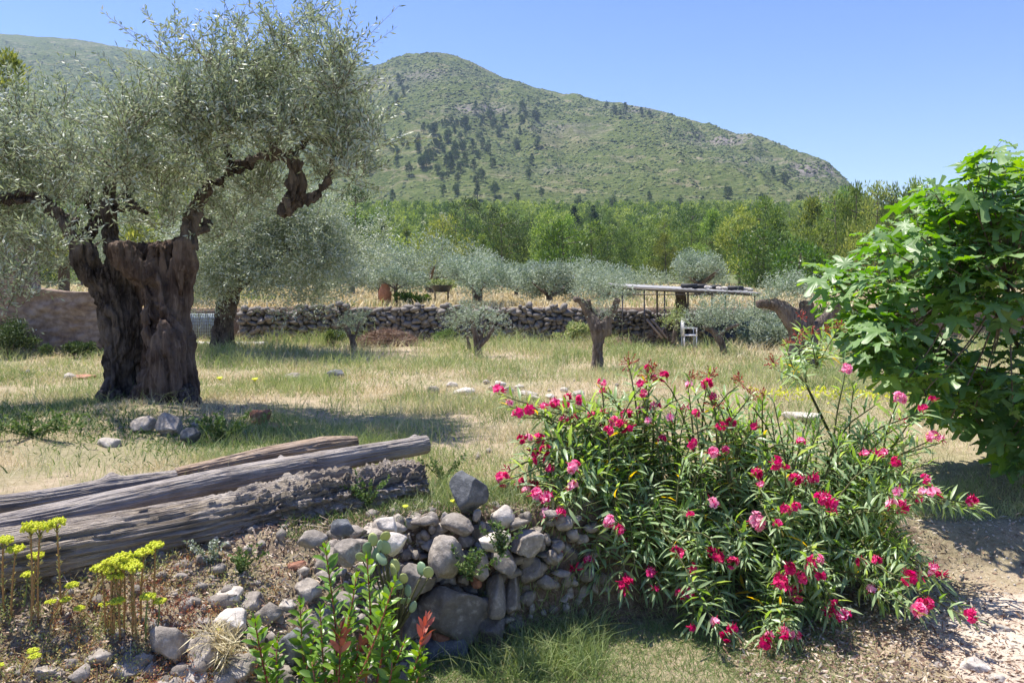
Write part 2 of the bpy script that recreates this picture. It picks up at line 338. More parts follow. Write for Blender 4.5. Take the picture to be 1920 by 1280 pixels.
def Hn(x, y):
    x, y = np.broadcast_arrays(np.asarray(x, float), np.asarray(y, float))
    e = np.interp(y, [0, 4, 9.8, 17.4, 26.4], [1.40, 1.5, 1.72, 2.06, 2.19])
    up = CZ-e+f2(x, y, .6, 3, 1)*.05+f2(x, y, 4, 3, 2)*.018
    up = up-.5*(lambda q: q*q*(3-2*q))(np.clip((x-1.7)/2, 0, 1))*(1-(lambda q: q*q*(3-2*q))(np.clip((y-6.6)/6, 0, 1)))
    up = up+.16*np.exp(-((x+4.4)**2+(y-9.3)**2)/1.6)+.10*np.exp(-((x+5)**2+(y-7.9)**2)/1.2)+.22*np.exp(-((x+7.3)**2/3+(y-20.2)**2/1.2))
    lo = .20+f2(x, y, 1.2, 3, 4)*.03+f2(x, y, 7, 2, 6)*.008
    s = (y-np.interp(x, BX, BY))*.9; w = np.interp(x, WX, WW); k = np.clip(1+s/w, 0, 1)
    ks = np.where(w > .9, k**1.1, k*k*(3-2*k))
    z = lo+(up-lo)*ks
    z = z+np.where((k > .02) & (k < 1) & (w > .5), f2(x, y, 5, 4, 8)*.05, 0)
    far = np.clip((y-26.75)/.25, 0, 1)
    tz = hillz(x, y)+f2(x, y, .4, 3, 12)*.07
    return z+(tz-z)*far
def hn(x, y): return float(Hn(x, y))
def hit(px, py, ymin=2.2, ymax=75, lift=0.0):
    ys = np.geomspace(ymin, ymax, 1500); u = (px-960)/F; zr = CZ-(py-HZ)/F*ys; g = Hn(u*ys, ys)+lift
    k = np.argmax(zr <= g)
    if zr[k] > g[k]: k = len(ys)-1
    return np.array([u*ys[k], ys[k], float(g[k])])

def gridmesh(name, X, Y, Z, mat, smooth=True, attrs=None):
    n, m = X.shape; V = np.stack([X, Y, Z], -1).reshape(-1, 3)
    i = np.arange(n-1)[:, None]*m; j = np.arange(m-1)[None]
    Q = np.stack([i+j, i+j+1, i+j+1+m, i+j+m], -1).reshape(-1, 4)
    o = mesh(name, V, Q, mat, smooth=smooth)
    for k, a in (attrs or {}).items():
        at = o.data.attributes.new(k, 'FLOAT', 'POINT'); at.data.foreach_set('value', a.astype(np.float32).ravel())
    return o
# near ground: a fan whose apex lies behind the camera
yy = np.concatenate([np.linspace(-3.8, 2.2, 40, endpoint=False), np.geomspace(6.2, 80, 620)-4+0.0])
yy = np.unique(np.concatenate([yy, np.linspace(26.6, 27.1, 9)]))
uu = np.linspace(-1.15, 1.15, 620)
YY, UU = np.meshgrid(yy, uu, indexing='ij'); XX = UU*(YY+4.6)
tag(gridmesh('ground', XX, YY, Hn(XX, YY), M['ground']), kind='structure')
# pale path at lower right
py_ = np.linspace(1.5, 7.6, 170); pu = np.linspace(0, 1, 120); PY, PU = np.meshgrid(py_, pu, indexing='ij')
xl = np.interp(PY, [1.5, 4.7, 5.3, 6.0, 6.8, 7.6], [2.1, 2.62, 2.62, 2.75, 3.2, 4.0])+f2(PY*0, PY, 2.2, 3, 20)*.18
PX = xl+PU*(7.5-xl)
PZ = np.where(PY > np.interp(PX, BX, BY)-.95, Hn(PX, PY)-.03, Hn(PX, PY)+.012)-.03*(PU < .01)
tag(gridmesh('path', PX, PY, PZ, M['path']), kind='structure')
# forested hillside and mountain
ty = np.geomspace(79, Y0, 150); tu = np.linspace(-1.2, 1.1, 240); TY, TU = np.meshgrid(ty, tu, indexing='ij'); TX = TU*TY
tag(gridmesh('hillside', TX, TY, hillz(TX, TY)-.02, M['floor']), kind='structure')
tt = np.concatenate([np.linspace(0, 1, 300), np.linspace(1.02, 1.7, 18)]); mu = np.linspace(-1.2, 1.1, 760)
TT, MU = np.meshgrid(tt, mu, indexing='ij'); MX, MY, MZ = mz(MU, TT)
PXm = MU*F+960; ROW = HZ-(MZ-CZ)/MY*F
def gb(cx, cy, sx, sy): return np.exp(-((PXm-cx)/sx)**2-((ROW-cy)/sy)**2)
rock = gb(1530, 318, 45, 16)*1.6+gb(1360, 262, 70, 14)+gb(1400, 300, 60, 8)*.7+gb(900, 205, 70, 10)+gb(800, 140, 60, 12)*.7+gb(1060, 240, 80, 12)*.5+gb(700, 160, 60, 16)*.7+gb(1200, 205, 90, 9)*.9+gb(1030, 320, 90, 10)*.4
cl = np.clip(gb(1530, 318, 40, 12)*1.4, 0, 1)
MZ = MZ+cl*np.clip(vn(np.stack([MX*.25, MY*.05, MZ*.0], -1), 77), -1, 1)*3
tag(gridmesh('mountain', MX, MY, MZ, M['hill'], attrs={'rock': np.clip(rock, 0, 1)}), kind='structure')

# ------------------------------------------------------------------ scrub on the mountain (uncountable)
def domes(P, R, squash, seg=6):
    n = len(P); th = np.arange(seg)/seg*2*np.pi
    r1 = R[:, None]*(.8+.4*rng.random((n, seg))); r2 = R[:, None]*.62*(.7+.5*rng.random((n, seg)))
    h = (R*squash)[:, None]
    lo_ = np.stack([P[:, 0:1]+r1*np.cos(th), P[:, 1:2]+r1*np.sin(th), P[:, 2:3]-.25*h+0*r1], -1)
    hi = np.stack([P[:, 0:1]+r2*np.cos(th+.4), P[:, 1:2]+r2*np.sin(th+.4), P[:, 2:3]+h*(.55+.25*rng.random((n, seg)))], -1)
    top = P+np.stack([R*0, R*0, R*squash], -1)
    V = np.concatenate([lo_, hi, top[:, None]], 1).reshape(-1, 3); b = np.arange(n)[:, None]*(2*seg+1)
    j = np.arange(seg); k = (j+1) % seg
    Q = (b[:, :, None]+np.stack([j, k, k+seg, j+seg], -1)[None]).reshape(-1, 4) if False else (b[:, None, :]+np.stack([j, k, k+seg, j+seg], -1)[None]).reshape(-1, 4)
    T = (b[:, None, :]+np.stack([j+seg, k+seg, j*0+2*seg], -1)[None]).reshape(-1, 3)
    return V, Q, T
n = 72000
u_ = rng.uniform(-.75, .62, n); t_ = rng.random(n)**.75*1.0
x_, y_, z_ = mz(u_, t_); dens = f2(x_, y_, .012, 4, 31); keep = (dens+rng.normal(size=n)*.2 > -.2) & (t_ < .995)
P = np.stack([x_, y_, z_], -1)[keep]; t_ = t_[keep]
R = (.5+1.9*rng.random(len(P))**2)*(.75+.5*np.clip((P[:, 1]-450)/500, 0, 1))*np.where(t_ > .88, .55, 1)
V, Q, T = domes(P, R, .6)
rr = rng.random(len(P)); tag(mesh('scrub', V, [Q, T], M['maquis'], np.concatenate([np.repeat(rr, 6), np.repeat(rr, 6)])), kind='stuff')

# ------------------------------------------------------------------ trees: generators
def blobs_leaves(C, R, n, L, Wd, upb=.5, shoot=1, sl=.4, surf=.5, jit=.35, flat=1.0):
    C = np.asarray(C, float); R = np.asarray(R, float); ns = max(1, n//shoot)
    k = rng.choice(len(C), ns, p=R**2/np.sum(R**2)); d = rdir(ns)
    rad = R[k]*rng.random(ns)**surf; o = C[k]+d*rad[:, None]*np.array([1, 1, flat])
    D = nrm(d*.7+np.array([0, 0, upb])+rng.normal(size=(ns, 3))*jit)
    if shoot == 1:
        return leaves(o, D, L*(.6+.8*rng.random(ns)), Wd*(.7+.6*rng.random(ns)), mid=.5)+(None,)
    # leafy shoots, slightly arched
    ln = sl*(.5+rng.random(ns)); bend = rng.normal(size=(ns, 3))*.25+np.array([0, 0, -.12])
    t = (np.arange(shoot)+.5)/shoot; tt_ = t[None, :, None]
    Pp = o[:, None]+D[:, None]*ln[:, None, None]*tt_+bend[:, None]*ln[:, None, None]*tt_**2
    Tg = nrm(D[:, None]+2*bend[:, None]*tt_)
    side = nrm(np.cross(Tg, rng.normal(size=(ns, 1, 3))+0*Tg)); sgn = np.where(np.arange(shoot) % 2, 1, -1)[None, :, None]
    rot = np.where((np.arange(shoot)//2 % 2)[None, :, None], 1., 0.); side2 = np.cross(Tg, side)
    s = (side*rot+side2*(1-rot))*sgn
    LD = nrm(Tg*.75+s*.75+rng.normal(size=Tg.shape)*.18)
    Pp = Pp.reshape(-1, 3); LD = LD.reshape(-1, 3); m = len(Pp)
    rr = np.repeat(rng.random(ns), shoot)*.5+rng.random(m)*.5
    V, Qd, r = leaves(Pp, LD, L*(.7+.5*rng.random(m)), Wd*(.8+.4*rng.random(m)), mid=.5, r=rr)
    tw = (o, o+D*ln[:, None]*.5+bend*ln[:, None]*.25, o+D*ln[:, None]+bend*ln[:, None])
    return V, Qd, r, tw
def twigs(tw, r0=.004):
    a, b, c = tw; n = len(a); th = np.array([0, 2.1, 4.2]); up = np.array([.3, .2, 1.])
    T1 = nrm(b-a+1e-6); A = nrm(np.cross(T1, up)); B = np.cross(T1, A)
    ring = lambda p, r: p[:, None]+r*(A[:, None]*np.cos(th)[None, :, None]+B[:, None]*np.sin(th)[None, :, None])
    V = np.concatenate([ring(a, r0), ring(b, r0*.7), ring(c, r0*.3)], 1).reshape(-1, 3)
    j = np.arange(3); k = (j+1) % 3; q = np.concatenate([np.stack([j, k, k+3, j+3], -1), np.stack([j+3, k+3, k+6, j+6], -1)])
    return V, (np.arange(n)[:, None, None]*9+q[None]).reshape(-1, 4)
def pine(name, seed, h, w, mat, label, cat, group=None, n=2600, conic=.6, needle=.34, bare=.12, trunkr=.14):
    global rng; old = rng; rng = np.random.default_rng(seed)
    root = thing(name, (0, 0, 0), label, cat, group)
    tb = MB(); lean = rng.normal(size=2)*.25
    pts = [(0, 0, -.5), (lean[0]*.4, lean[1]*.4, h*.4), (lean[0], lean[1], h*.95)]
    addtube(tb, pts, [trunkr, trunkr*.75, .02], seg=6, step=1.0)
    C = []; R = []
    for k in range(26):
        f = bare+(1-bare)*rng.random()**.8; a = rng.random()*6.28
        prof = (1-f)**conic*min(1, (f-bare)*6+.35); rr = w*.5*prof*(.55+.5*rng.random())
        c = np.array([lean[0]*f+rr*math.cos(a), lean[1]*f+rr*math.sin(a), h*f*.97]); C.append(c); R.append(w*(.10+.13*(1-f))*(.8+.5*rng.random()))
        if k < 14: addtube(tb, [(lean[0]*f, lean[1]*f, h*(f-.08)), c], [trunkr*.3, .02], seg=4, step=1.5)
    C.append(np.array([lean[0], lean[1], h*.96])); R.append(w*.1)
    V, Q, r, _ = blobs_leaves(C, R, n, needle, needle*.32, upb=.9, surf=.6, jit=.5)
    tb.build('trunk', M['bark_far'], root); mesh('crown', V, Q, mat, r, root)
    rng = old; return root
def olive(name, seed, h, w, label, cat='olive tree', group=None, n=4200, leaf=.11, trunkr=.18, ht=.38, mat='olive_far', lean=0.0, stubs=0):
    global rng; old = rng; rng = np.random.default_rng(seed)
    root = thing(name, (0, 0, 0), label, cat, group); tb = MB(); zt = h*ht
    addtube(tb, [(-lean*.3, 0, -.3), (0, .02, zt*.4), (lean*.5, 0, zt)], [trunkr*1.35, trunkr, trunkr*1.05], seg=9, step=.2)
    C = []; R = []
    for k in range(4):
        a = k*1.57+rng.random(); l = w*.3*(.7+.5*rng.random()); e = np.array([lean*.5+l*math.cos(a), l*math.sin(a), zt+(h-zt)*(.35+.3*rng.random())])
        addtube(tb, [(lean*.5, 0, zt*.9), (lean*.5+l*.4*math.cos(a), l*.4*math.sin(a), zt+(h-zt)*.12), e], [trunkr*.6, trunkr*.42, trunkr*.15], seg=6, step=.2)
    for k in range(22):
        a = rng.random()*6.28; q = rng.random()**.6; C.append((lean*.5+w*.40*q*math.cos(a), w*.36*q*math.sin(a), zt+(h-zt)*(.12+.78*rng.random()*(1-.35*q*q)))); R.append(w*.12*(.5+.9*rng.random()))
    V, Q, r, _ = blobs_leaves(C, R, n, leaf, leaf*.33, upb=.35, surf=.55, jit=.6)
    tb.build('trunk', M['bark_far'], root, True); mesh('crown', V, Q, M[mat], r, root)
    rng = old; return root
def place(root, loc, rz=0, s=1.0):
    root.location = tuple(float(v) for v in loc); root.rotation_euler = (0, 0, rz); root.scale = (s, s, s)
    if '_loc' in root: del root['_loc']
    return root

# ---- woodland pines (individuals) 
G_P = 'pale green pines in the wood below the mountain'
protos = [pine('pine_tree', 100+k, 7.5, (5.6, 7.2, 6.2, 7.8, 5.2, 7)[k], M['pine'] if k < 5 else M['pine_mid'], 'pale green pine standing in the dense wood below the mountain' if k < 5 else 'darker green round pine standing in the dense wood below the mountain', 'pine tree', G_P if k < 5 else 'darker green pines in the wood', 4200, conic=(.35, .45, .6, .28, .8, .3)[k]) for k in range(6)]
G_D = 'dark pines growing on the mountain slope'
darkp = [pine('dark_pine', 200+k, 10, 7 if k else 6, M['pine_dark'], 'small dark pine on the scrub covered mountain slope', 'pine tree', G_D, 1100, conic=.45, needle=.8, bare=.18, trunkr=.25) for k in range(3)]
pr = random.Random(5)
spots = []
def okspot(x, y, d): return all((x-a)**2+(y-b)**2 > d*d for a, b in spots)
cnt = 0; used = [False]*6
while cnt < 285:
    y = 72+190*pr.random()**1.3; u = pr.uniform(-.72, .80); px = u*F+960
    if px < 620 and y > 170: continue
    if y < 88 and 640 < px < 1240 and pr.random() < .6: continue
    x = u*y
    if not okspot(x, y, 3.2): continue
    spots.append((x, y)); k = pr.randrange(6)
    top = np.interp(px, [0, 640, 700, 900, 1100, 1300, 1480, 1560, 1620, 1750, 1950], [380, 400, 405, 415, 405, 405, 395, 385, 355, 355, 400])+pr.uniform(-16, 46)
    hh = hillz(x, y); want = CZ+(HZ-top)/F*y-float(hh); s = min(max(want, 4.0), 9.5 if y > 110 else 11)/7.5*pr.uniform(.85, 1.05)
    loc = (x, y, float(hh)-.1)
    if not used[k]: place(protos[k], loc, pr.uniform(0, 6.28), s); used[k] = True
    else: dup(protos[k], loc, pr.uniform(0, 6.28), s, sz=s*pr.uniform(.9, 1.15))
    cnt += 1
# far wood mass beyond them
n = 3300; u = rng.uniform(-.75, .8, n); y = 118*(455/118)**rng.random(n)**.8; x = u*y; z = hillz(x, y); hh = 3.6+3.2*rng.random(n)**1.3
nb = 5; k0 = np.repeat(np.arange(n), nb); fz = np.tile(np.array([.25, .42, .58, .74, .9]), n); a = rng.random(len(k0))*6.28; rad0 = 1.5*(1.08-fz)*rng.random(len(k0))**.5
C = np.stack([x[k0]+rad0*np.cos(a), y[k0]+rad0*np.sin(a), z[k0]+hh[k0]*fz], -1); rb = (.75+.75*(1-fz))*(.8+.4*rng.random(len(k0)))
k = np.repeat(np.arange(len(k0)), 34); d = rdir(len(k)); o_ = C[k]+d*(rb[k]*rng.random(len(k))**.4)[:, None]; kt = k0[k]; ls = (.35+.0018*y[kt])*(.6+.8*rng.random(len(k)))
V, Q, r = leaves(o_, nrm(d*.7+np.array([0, 0, .8])+rng.normal(size=d.shape)*.4), ls, ls*.42, mid=.5); r = np.clip(rng.random(n)[kt]**1.2*.95+r*.3-.18, 0, 1)
tag(mesh('distant_woodland', V, Q, M['pine'], r), kind='stuff')
# notable trees in the wood
def special(kind, px, base, top, y, w, label, mat='pine_dark', seed=1, name='pine_tree', cat='pine tree', conic=.4, n=3200, needle=.3):
    x = (px-960)/F*y; z = float(hillz(x, y)); h = CZ+(HZ-top)/F*y-z
    r = pine(name, seed, h, w, M[mat], label, cat, None, n, conic=conic, needle=needle, bare=.2 if kind != 'round' else .12)
    return place(r, (x, y, z-.1))
special('p', 665, 450, 348, 75, 7, 'dark bushy pine rising behind the second olive tree, left edge of the wood', seed=11)
special('p', 872, 450, 370, 110, 7, 'tall round topped dark pine, left one of the touching pair above the wood', seed=12, conic=.25)
special('p', 912, 455, 385, 105, 6.5, 'shorter dark pine, right one of the touching pair above the wood', seed=13, conic=.3)
special('c', 1075, 440, 386, 150, 5, 'blue black conifer, left and shorter of the two in the middle of the wood', 'conifer', 14, 'conifer', 'conifer', .6)
special('c', 1116, 440, 384, 148, 5, 'blue black conifer with pointed top, right of the two in the middle of the wood', 'conifer', 15, 'conifer', 'conifer', .8)
special('round', 1058, 520, 418, 58, 4.4, 'dark broadleaved tree with hollow shade standing right behind the row of terrace olives', 'oak', 16, 'oak_tree', 'oak tree', .3, 4200, .28)
special('round', 1495, 560, 458, 48, 4.6, 'dark green broadleaved tree behind the right end of the shelter', 'oak', 17, 'oak_tree', 'oak tree', .3, 4200, .26)
special('round', 1420, 560, 430, 62, 5.5, 'bright green broadleaved tree behind the tyre laden shelter roof', 'oak', 18, 'oak_tree', 'oak tree', .3, 4200, .3)
special('p', 1030, 480, 392, 90, 7.5, 'large bright yellow green pine standing in front of the blue black conifers', 'pine', 19, n=4500, conic=.5)
special('p', 8, 480, 86, 24, 3.2, 'yellow green pine cut by the left edge of the picture above the olive crown', 'pine', 20, n=6000, conic=.5, needle=.2)
special('p', 318, 480, 150, 30, 3.4, 'yellow green pine showing through the gap in the large olive crown', 'pine', 21, n=5000, conic=.6, needle=.2)
for k, (px, tp, y) in enumerate([(1605, 352, 66), (1640, 346, 62), (1682, 352, 60), (1716, 344, 64), (1745, 356, 58), (1800, 372, 60), (1850, 340, 58), (1905, 330, 60)]):
    r = dup(protos[(k*2+1) % 6], (0, 0, 0), k, 1, 'slender feathery pine on the skyline right of the mountain, %s from the left' % ('first', 'second', 'third', 'fourth', 'fifth', 'sixth', 'seventh', 'eighth')[k]); del r['group']
    x = (px-960)/F*y; z = float(hillz(x, y)); s = (CZ+(HZ-tp)/F*y-z)/7.5; r.location = (x, y, z-.1); r.scale = (s*.62, s*.62, s)
# dark pines on the mountain
def onmtn(px, row):
    u = (px-960)/F; ts = np.linspace(0, 1, 200); x, y, z = mz(ts*0+u, ts); k = np.argmax(z >= CZ+(HZ-row)/F*y); return x[k], y[k], z[k]
pts = []
for (cx, cy, sx, sy, q) in [(800, 275, 62, 36, 44), (870, 255, 48, 24, 26), (850, 330, 30, 20, 15), (1000, 225, 22, 14, 8), (720, 200, 40, 30, 7), (780, 180, 60, 20, 6), (985, 270, 14, 6, 2), (860, 355, 20, 8, 4), (1200, 210, 70, 4, 9), (1150, 196, 40, 3, 5), (1150, 380, 160, 14, 7), (1450, 370, 90, 25, 7), (1000, 350, 90, 25, 6)]:
    for _ in range(q): pts.append((pr.gauss(cx, sx), pr.gauss(cy, sy)))
du = [False]*3
for i, (px, row) in enumerate(pts):
    if px < 640 or row < np.interp(px, SIL[:, 0], SIL[:, 1])+3 or row > 395: continue
    x, y, z = onmtn(px, row+6); s = pr.uniform(.75, 1.45)*(y/900)**.5; k = i % 3
    if not du[k]: place(darkp[k], (x, y, z-.5), i, s); du[k] = True
    else: dup(darkp[k], (x, y, z-.5), i*1.3, s)

# ---- terrace olives and field trees
def baserow(px, y): x = (px-960)/F*y; return x, float(Hn(x, y)) if y < 78 else float(hillz(x, y))
def oliveat(seed, px, y, top, wpx, label, **k):
    x, z = baserow(px, y); h = CZ+(HZ-top+5)/F*y-z; k['n'] = int(k.get('n', 4200)*1.8)
    return place(olive('olive_tree', seed, h, wpx*1.3/F*y, label, **k), (x, y, z-.05))
OG = 'grey green olives on the terrace'
oliveat(31, 805, 46, 468, 250, 'broad spreading olive with forked dark limbs on the terrace, largest of the row', n=9000, leaf=.17, trunkr=.26, ht=.35)
oliveat(32, 895, 28.6, 490, 135, 'upright olive with thick straight trunk at the very edge of the terrace wall', n=5000, leaf=.10, trunkr=.19, ht=.42)
oliveat(33, 742, 28.8, 505, 100, 'slim young olive with thin straight stem at the terrace edge, beside the round bush', n=3000, leaf=.10, trunkr=.07, ht=.5)
oliveat(34, 712, 33, 500, 80, 'small olive beside the orange clay jar on the terrace', n=2800, leaf=.12, trunkr=.08, ht=.4)
oliveat(35, 1030, 31, 497, 125, 'dense low crowned olive just left of the pollarded trunk, on the terrace', n=6000, leaf=.12, trunkr=.13, ht=.25)
oliveat(36, 968, 38, 503, 90, 'small olive seen between the two larger terrace olives near the middle', n=4000, leaf=.13, trunkr=.1, ht=.3)
oliveat(37, 1135, 34, 502, 165, 'wide olive whose crown spreads behind the cut arms of the pollarded trunk', n=7000, leaf=.12, trunkr=.2, ht=.3)
oliveat(38, 1310, 37, 484, 130, 'olive crown rising directly above the shelter roof', n=6000, leaf=.13, trunkr=.2, ht=.4)
oliveat(39, 660, 40, 470, 110, 'olive half hidden behind the right side of the second large olive', n=5000, leaf=.14, trunkr=.15, ht=.3)
oliveat(40, 990, 50, 500, 70, 'pale distant olive behind the middle of the terrace row', n=3000, leaf=.17, trunkr=.1, ht=.3)
oliveat(41, 560, 42, 440, 200, 'tall olive crown behind the second large olive, mostly hidden', n=6000, leaf=.15, trunkr=.2, ht=.3)
for k, (px, y, tp, w) in enumerate([(250, 34, 400, 240), (120, 30, 330, 260), (20, 27.5, 330, 220), (330, 40, 440, 200)]):
    oliveat(50+k, px, y, tp, w, ('grey green olive behind the cleft trunk of the large olive', 'olive crown behind the left limbs of the large olive', 'olive crown behind the ruined wall at the left edge', 'olive crown seen just right of the large olive trunk')[k], n=8000, leaf=.11, trunkr=.2, ht=.3)
# low shrubs helper
def shrub(name, px, y, top, wpx, label, mat='oak', n=1800, leaf=.08, seed=3, cat='shrub', stems=5, base=None, flat=.8):
    global rng; old = rng; rng = np.random.default_rng(seed)
    x, z = baserow(px, y); h = CZ+(HZ-top)/F*y-z; w = wpx/F*y; root = thing(name, (x, y, z), label, cat)
    C = [(x+rng.normal()*w*.22, y+rng.normal()*w*.15, z+h*(.25+.5*rng.random())) for _ in range(12)]; R = [w*.2*(.7+.5*rng.random()) for _ in C]
    R = [min(r, h*.33) for r in R]
    V, Q, r, _ = blobs_leaves(C, R, n, leaf, leaf*.5, upb=.4, surf=.5, jit=.6, flat=flat)
    tb = MB()
    for k in range(stems): addtube(tb, [(x, y, z-.05), C[k]], [.02, .008], seg=5, step=.3)
    tb.build('stem', M['twig'], root); mesh('foliage', V, Q, M[mat], r, root); rng = old; return root
shrub('round_bush', 772, 28.4, 548, 46, 'small dark green round bush on the terrace edge between young olive and planter', 'oak', 2200, .09, 61)
shrub('shrub', 628, 24.5, 615, 46, 'olive green shrub at the foot of the stone terrace wall, left of brush pile', 'pine_mid', 1800, .08, 62)
shrub('shrub', 1410, 25.5, 575, 130, 'sprawling grey green thicket at the right end of the shelter', 'olive_far', 6500, .10, 63)
shrub('shrub', 1445, 23.0, 598, 90, 'low grey green bush in front of the thicket right of the shelter', 'olive_far', 3500, .09, 64)
shrub('shrub', 1560, 26, 560, 120, 'green bush half hidden behind the oleander tip and the fig', 'oak', 3500, .1, 65)
shrub('shrub', 600, 29, 550, 120, 'dry straw coloured bush overhanging the left part of terrace wall', 'grass_dry', 3500, .12, 66)
shrub('shrub', 830, 25.4, 614, 60, 'thin brownish shrub against the terrace wall beside the forked young olive', 'weed', 900, .08, 67)
shrub('shrub', 1075, 25.2, 595, 60, 'yellow green shrub at the foot of the wall beside the pollarded trunk', 'grass_green', 1600, .09, 68)
shrub('ivy_clump', 140, 20.0, 640, 150, 'dark green creeper along the foot of the ruined wall', 'pine_dark', 3500, .07, 69, 'creeper')
shrub('ivy_clump', 20, 20.0, 590, 100, 'dark ivy climbing the ruined wall at the left edge', 'pine_dark', 3500, .07, 70, 'creeper')

# ------------------------------------------------------------------ voxel-fused gnarly wood
def fuse(tubes, vox):
    mb = MB()
    for (P, R) in tubes: addtube(mb, P, R, seg=12, step=.06)
    Fs = [np.concatenate(mb.Q), np.concatenate(mb.T)]
    o = mesh('tmp', np.concatenate(mb.V), Fs)
    md = o.modifiers.new('r', 'REMESH'); md.mode = 'VOXEL'; md.voxel_size = vox
    dg = bpy.context.evaluated_depsgraph_get(); me = bpy.data.meshes.new_from_object(o.evaluated_get(dg))
    n = len(me.vertices); V = np.empty(n*3, np.float32); me.vertices.foreach_get('co', V); V = V.reshape(-1, 3).astype(float)
    N = np.empty(n*3, np.float32); me.vertices.foreach_get('normal', N); N = N.reshape(-1, 3)
    q = np.empty(len(me.loops), np.int32); me.loops.foreach_get('vertex_index', q)
    tot = np.empty(len(me.polygons), np.int32); me.polygons.foreach_get('loop_total', tot)
    st = np.empty(len(me.polygons), np.int32); me.polygons.foreach_get('loop_start', st)
    Qd = np.stack([q[st[tot == 4]+k] for k in range(4)], -1)
    m0 = o.data; bpy.data.objects.remove(o); bpy.data.meshes.remove(m0); bpy.data.meshes.remove(me)
    return V, N, Qd
def gnarl(V, N, zs=.9, fs=7, amp=.05, fine=.012, seed=0):
    p = V*np.array([fs, fs, zs]); p[:, 0] += V[:, 2]*1.6
    a = fbm(p, 3, seed); rid = 1-np.abs(a)*2.4
    b = fbm(V*np.array([28, 28, 9]), 3, seed+5); k = fbm(V*2.2, 2, seed+9)
    pit = np.clip(fbm(V*np.array([4.5, 4.5, 2.6]), 3, seed+21)-.12, 0, 1)*3; c2 = 1-np.abs(fbm(V*np.array([22, 22, 3.5]), 3, seed+31))*3
    return V+N*((-amp*np.clip(rid, 0, 1)**3*(1+.6*k)+amp*.25+fine*b+amp*.6*k-amp*1.1*np.clip(pit, 0, 1)-amp*.28*np.clip(c2, 0, 1)**2)[:, None])
def pxt(pts, y0): return [W(a, b, y0+c) for a, b, c, d in pts], [d/F*(y0+c) for a, b, c, d in pts]
# ---- the large old olive
OY = 9.8
oroot = thing('olive_tree', hit(295, 775), 'huge ancient olive with cleft hollow trunk and silvery crown filling the left side', 'olive tree')
S = [[(240, 800, 0, 36), (270, 745, -.05, 30), (290, 700, -.1, 27), (297, 640, -.1, 27), (278, 560, -.1, 24), (255, 505, -.08, 25), (230, 470, -.1, 27), (226, 458, -.1, 20)],
     [(335, 800, -.15, 34), (318, 740, -.2, 36), (312, 660, -.2, 34), (304, 580, -.1, 26), (296, 510, 0, 22), (300, 460, 0, 20)],
     [(368, 795, 0, 22), (360, 730, 0, 15), (350, 670, 0, 17), (328, 610, .02, 30), (334, 540, .05, 26), (343, 490, .02, 22), (352, 452, 0, 17)],
     [(300, 800, .3, 46), (305, 690, .3, 36), (305, 600, .25, 34), (290, 500, .25, 34)],
     [(262, 475, .1, 20), (300, 470, .3, 20), (345, 465, .2, 18)],
     [(262, 805, .5, 30), (262, 740, .55, 24), (262, 660, .55, 22), (252, 590, .5, 22), (240, 520, .4, 18)]]
Lf = [[(218, 800, .25, 34), (220, 730, .25, 26), (222, 680, .25, 25), (224, 620, .25, 29), (205, 550, .2, 30), (175, 505, .15, 27), (155, 470, .15, 24), (140, 430, .15, 20), (118, 408, .15, 16), (88, 385, .1, 15), (58, 368, .1, 15), (25, 372, .1, 12), (-30, 372, 0, 10)],
      [(262, 790, .45, 26), (246, 690, .4, 22), (252, 610, .4, 24), (236, 520, .35, 24), (214, 455, .3, 22), (208, 400, .3, 17), (204, 350, .3, 14), (200, 300, .35, 8)],
      [(150, 450, .25, 16), (175, 420, .4, 12), (170, 350, .5, 8)],
      [(208, 410, .3, 12), (238, 386, .3, 12), (262, 390, .3, 9), (280, 404, .3, 5)], [(238, 386, .3, 12), (242, 350, .3, 13), (236, 315, .3, 12), (232, 270, .35, 6)],
      [(352, 470, .1, 22), (356, 430, .1, 15), (368, 390, .1, 11), (392, 350, .05, 12), (428, 325, 0, 13), (475, 302, 0, 15), (520, 290, 0, 17), (550, 300, 0, 20)],
      [(550, 298, 0, 20), (556, 335, 0, 24), (546, 375, 0, 25), (528, 405, 0, 12)], [(545, 385, .05, 14), (580, 375, .05, 12), (605, 352, .05, 11), (622, 325, .05, 7), (628, 290, .05, 4)],
      [(365, 440, .1, 10), (385, 425, .2, 9), (395, 410, .3, 4)], [(520, 292, 0, 10), (505, 240, .1, 6), (530, 180, .1, 4)], [(550, 296, 0, 9), (590, 230, .1, 5), (600, 160, .1, 3)], [(440, 320, 0, 7), (420, 250, 0, 5), (400, 180, 0, 3)]]
base_roots = [[(345, 740, -.2, 24), (362, 785, -.5, 20), (372, 812, -.7, 8)], [(212, 740, .1, 24), (190, 790, .05, 20), (150, 806, 0, 8)], [(300, 770, -.1, 30), (290, 800, -.35, 14)], [(225, 760, .1, 26), (195, 800, .0, 16), (160, 815, -.1, 7)], [(355, 760, -.05, 22), (378, 795, -.2, 14), (400, 812, -.25, 6)], [(215, 790, .1, 22), (180, 810, .0, 9)], [(350, 795, -.1, 22), (385, 815, -.15, 8)], [(260, 790, 0, 24), (215, 815, -.3, 9)]]
S = [[(a+(4 if a < 300 else -6)*0, b, c, d*.93) for a, b, c, d in t_] for t_ in S]; V, N, Q = fuse([pxt(s, OY) for s in S], .02)
V = gnarl(V, N, .8, 7.5, .10, .02, 3)
tr = mesh('hollow_stem', V, Q, M['heartwood'], np.full(len(Q), .5), oroot, True)
Lf = [[(a-(6 if b > 480 else 0), b, c, d*.85) for a, b, c, d in t_] for t_ in Lf]; V, N, Q = fuse([pxt(s, OY) for s in Lf+base_roots], .022)
V = gnarl(V, N, 1.7, 9, .095, .035, 8)
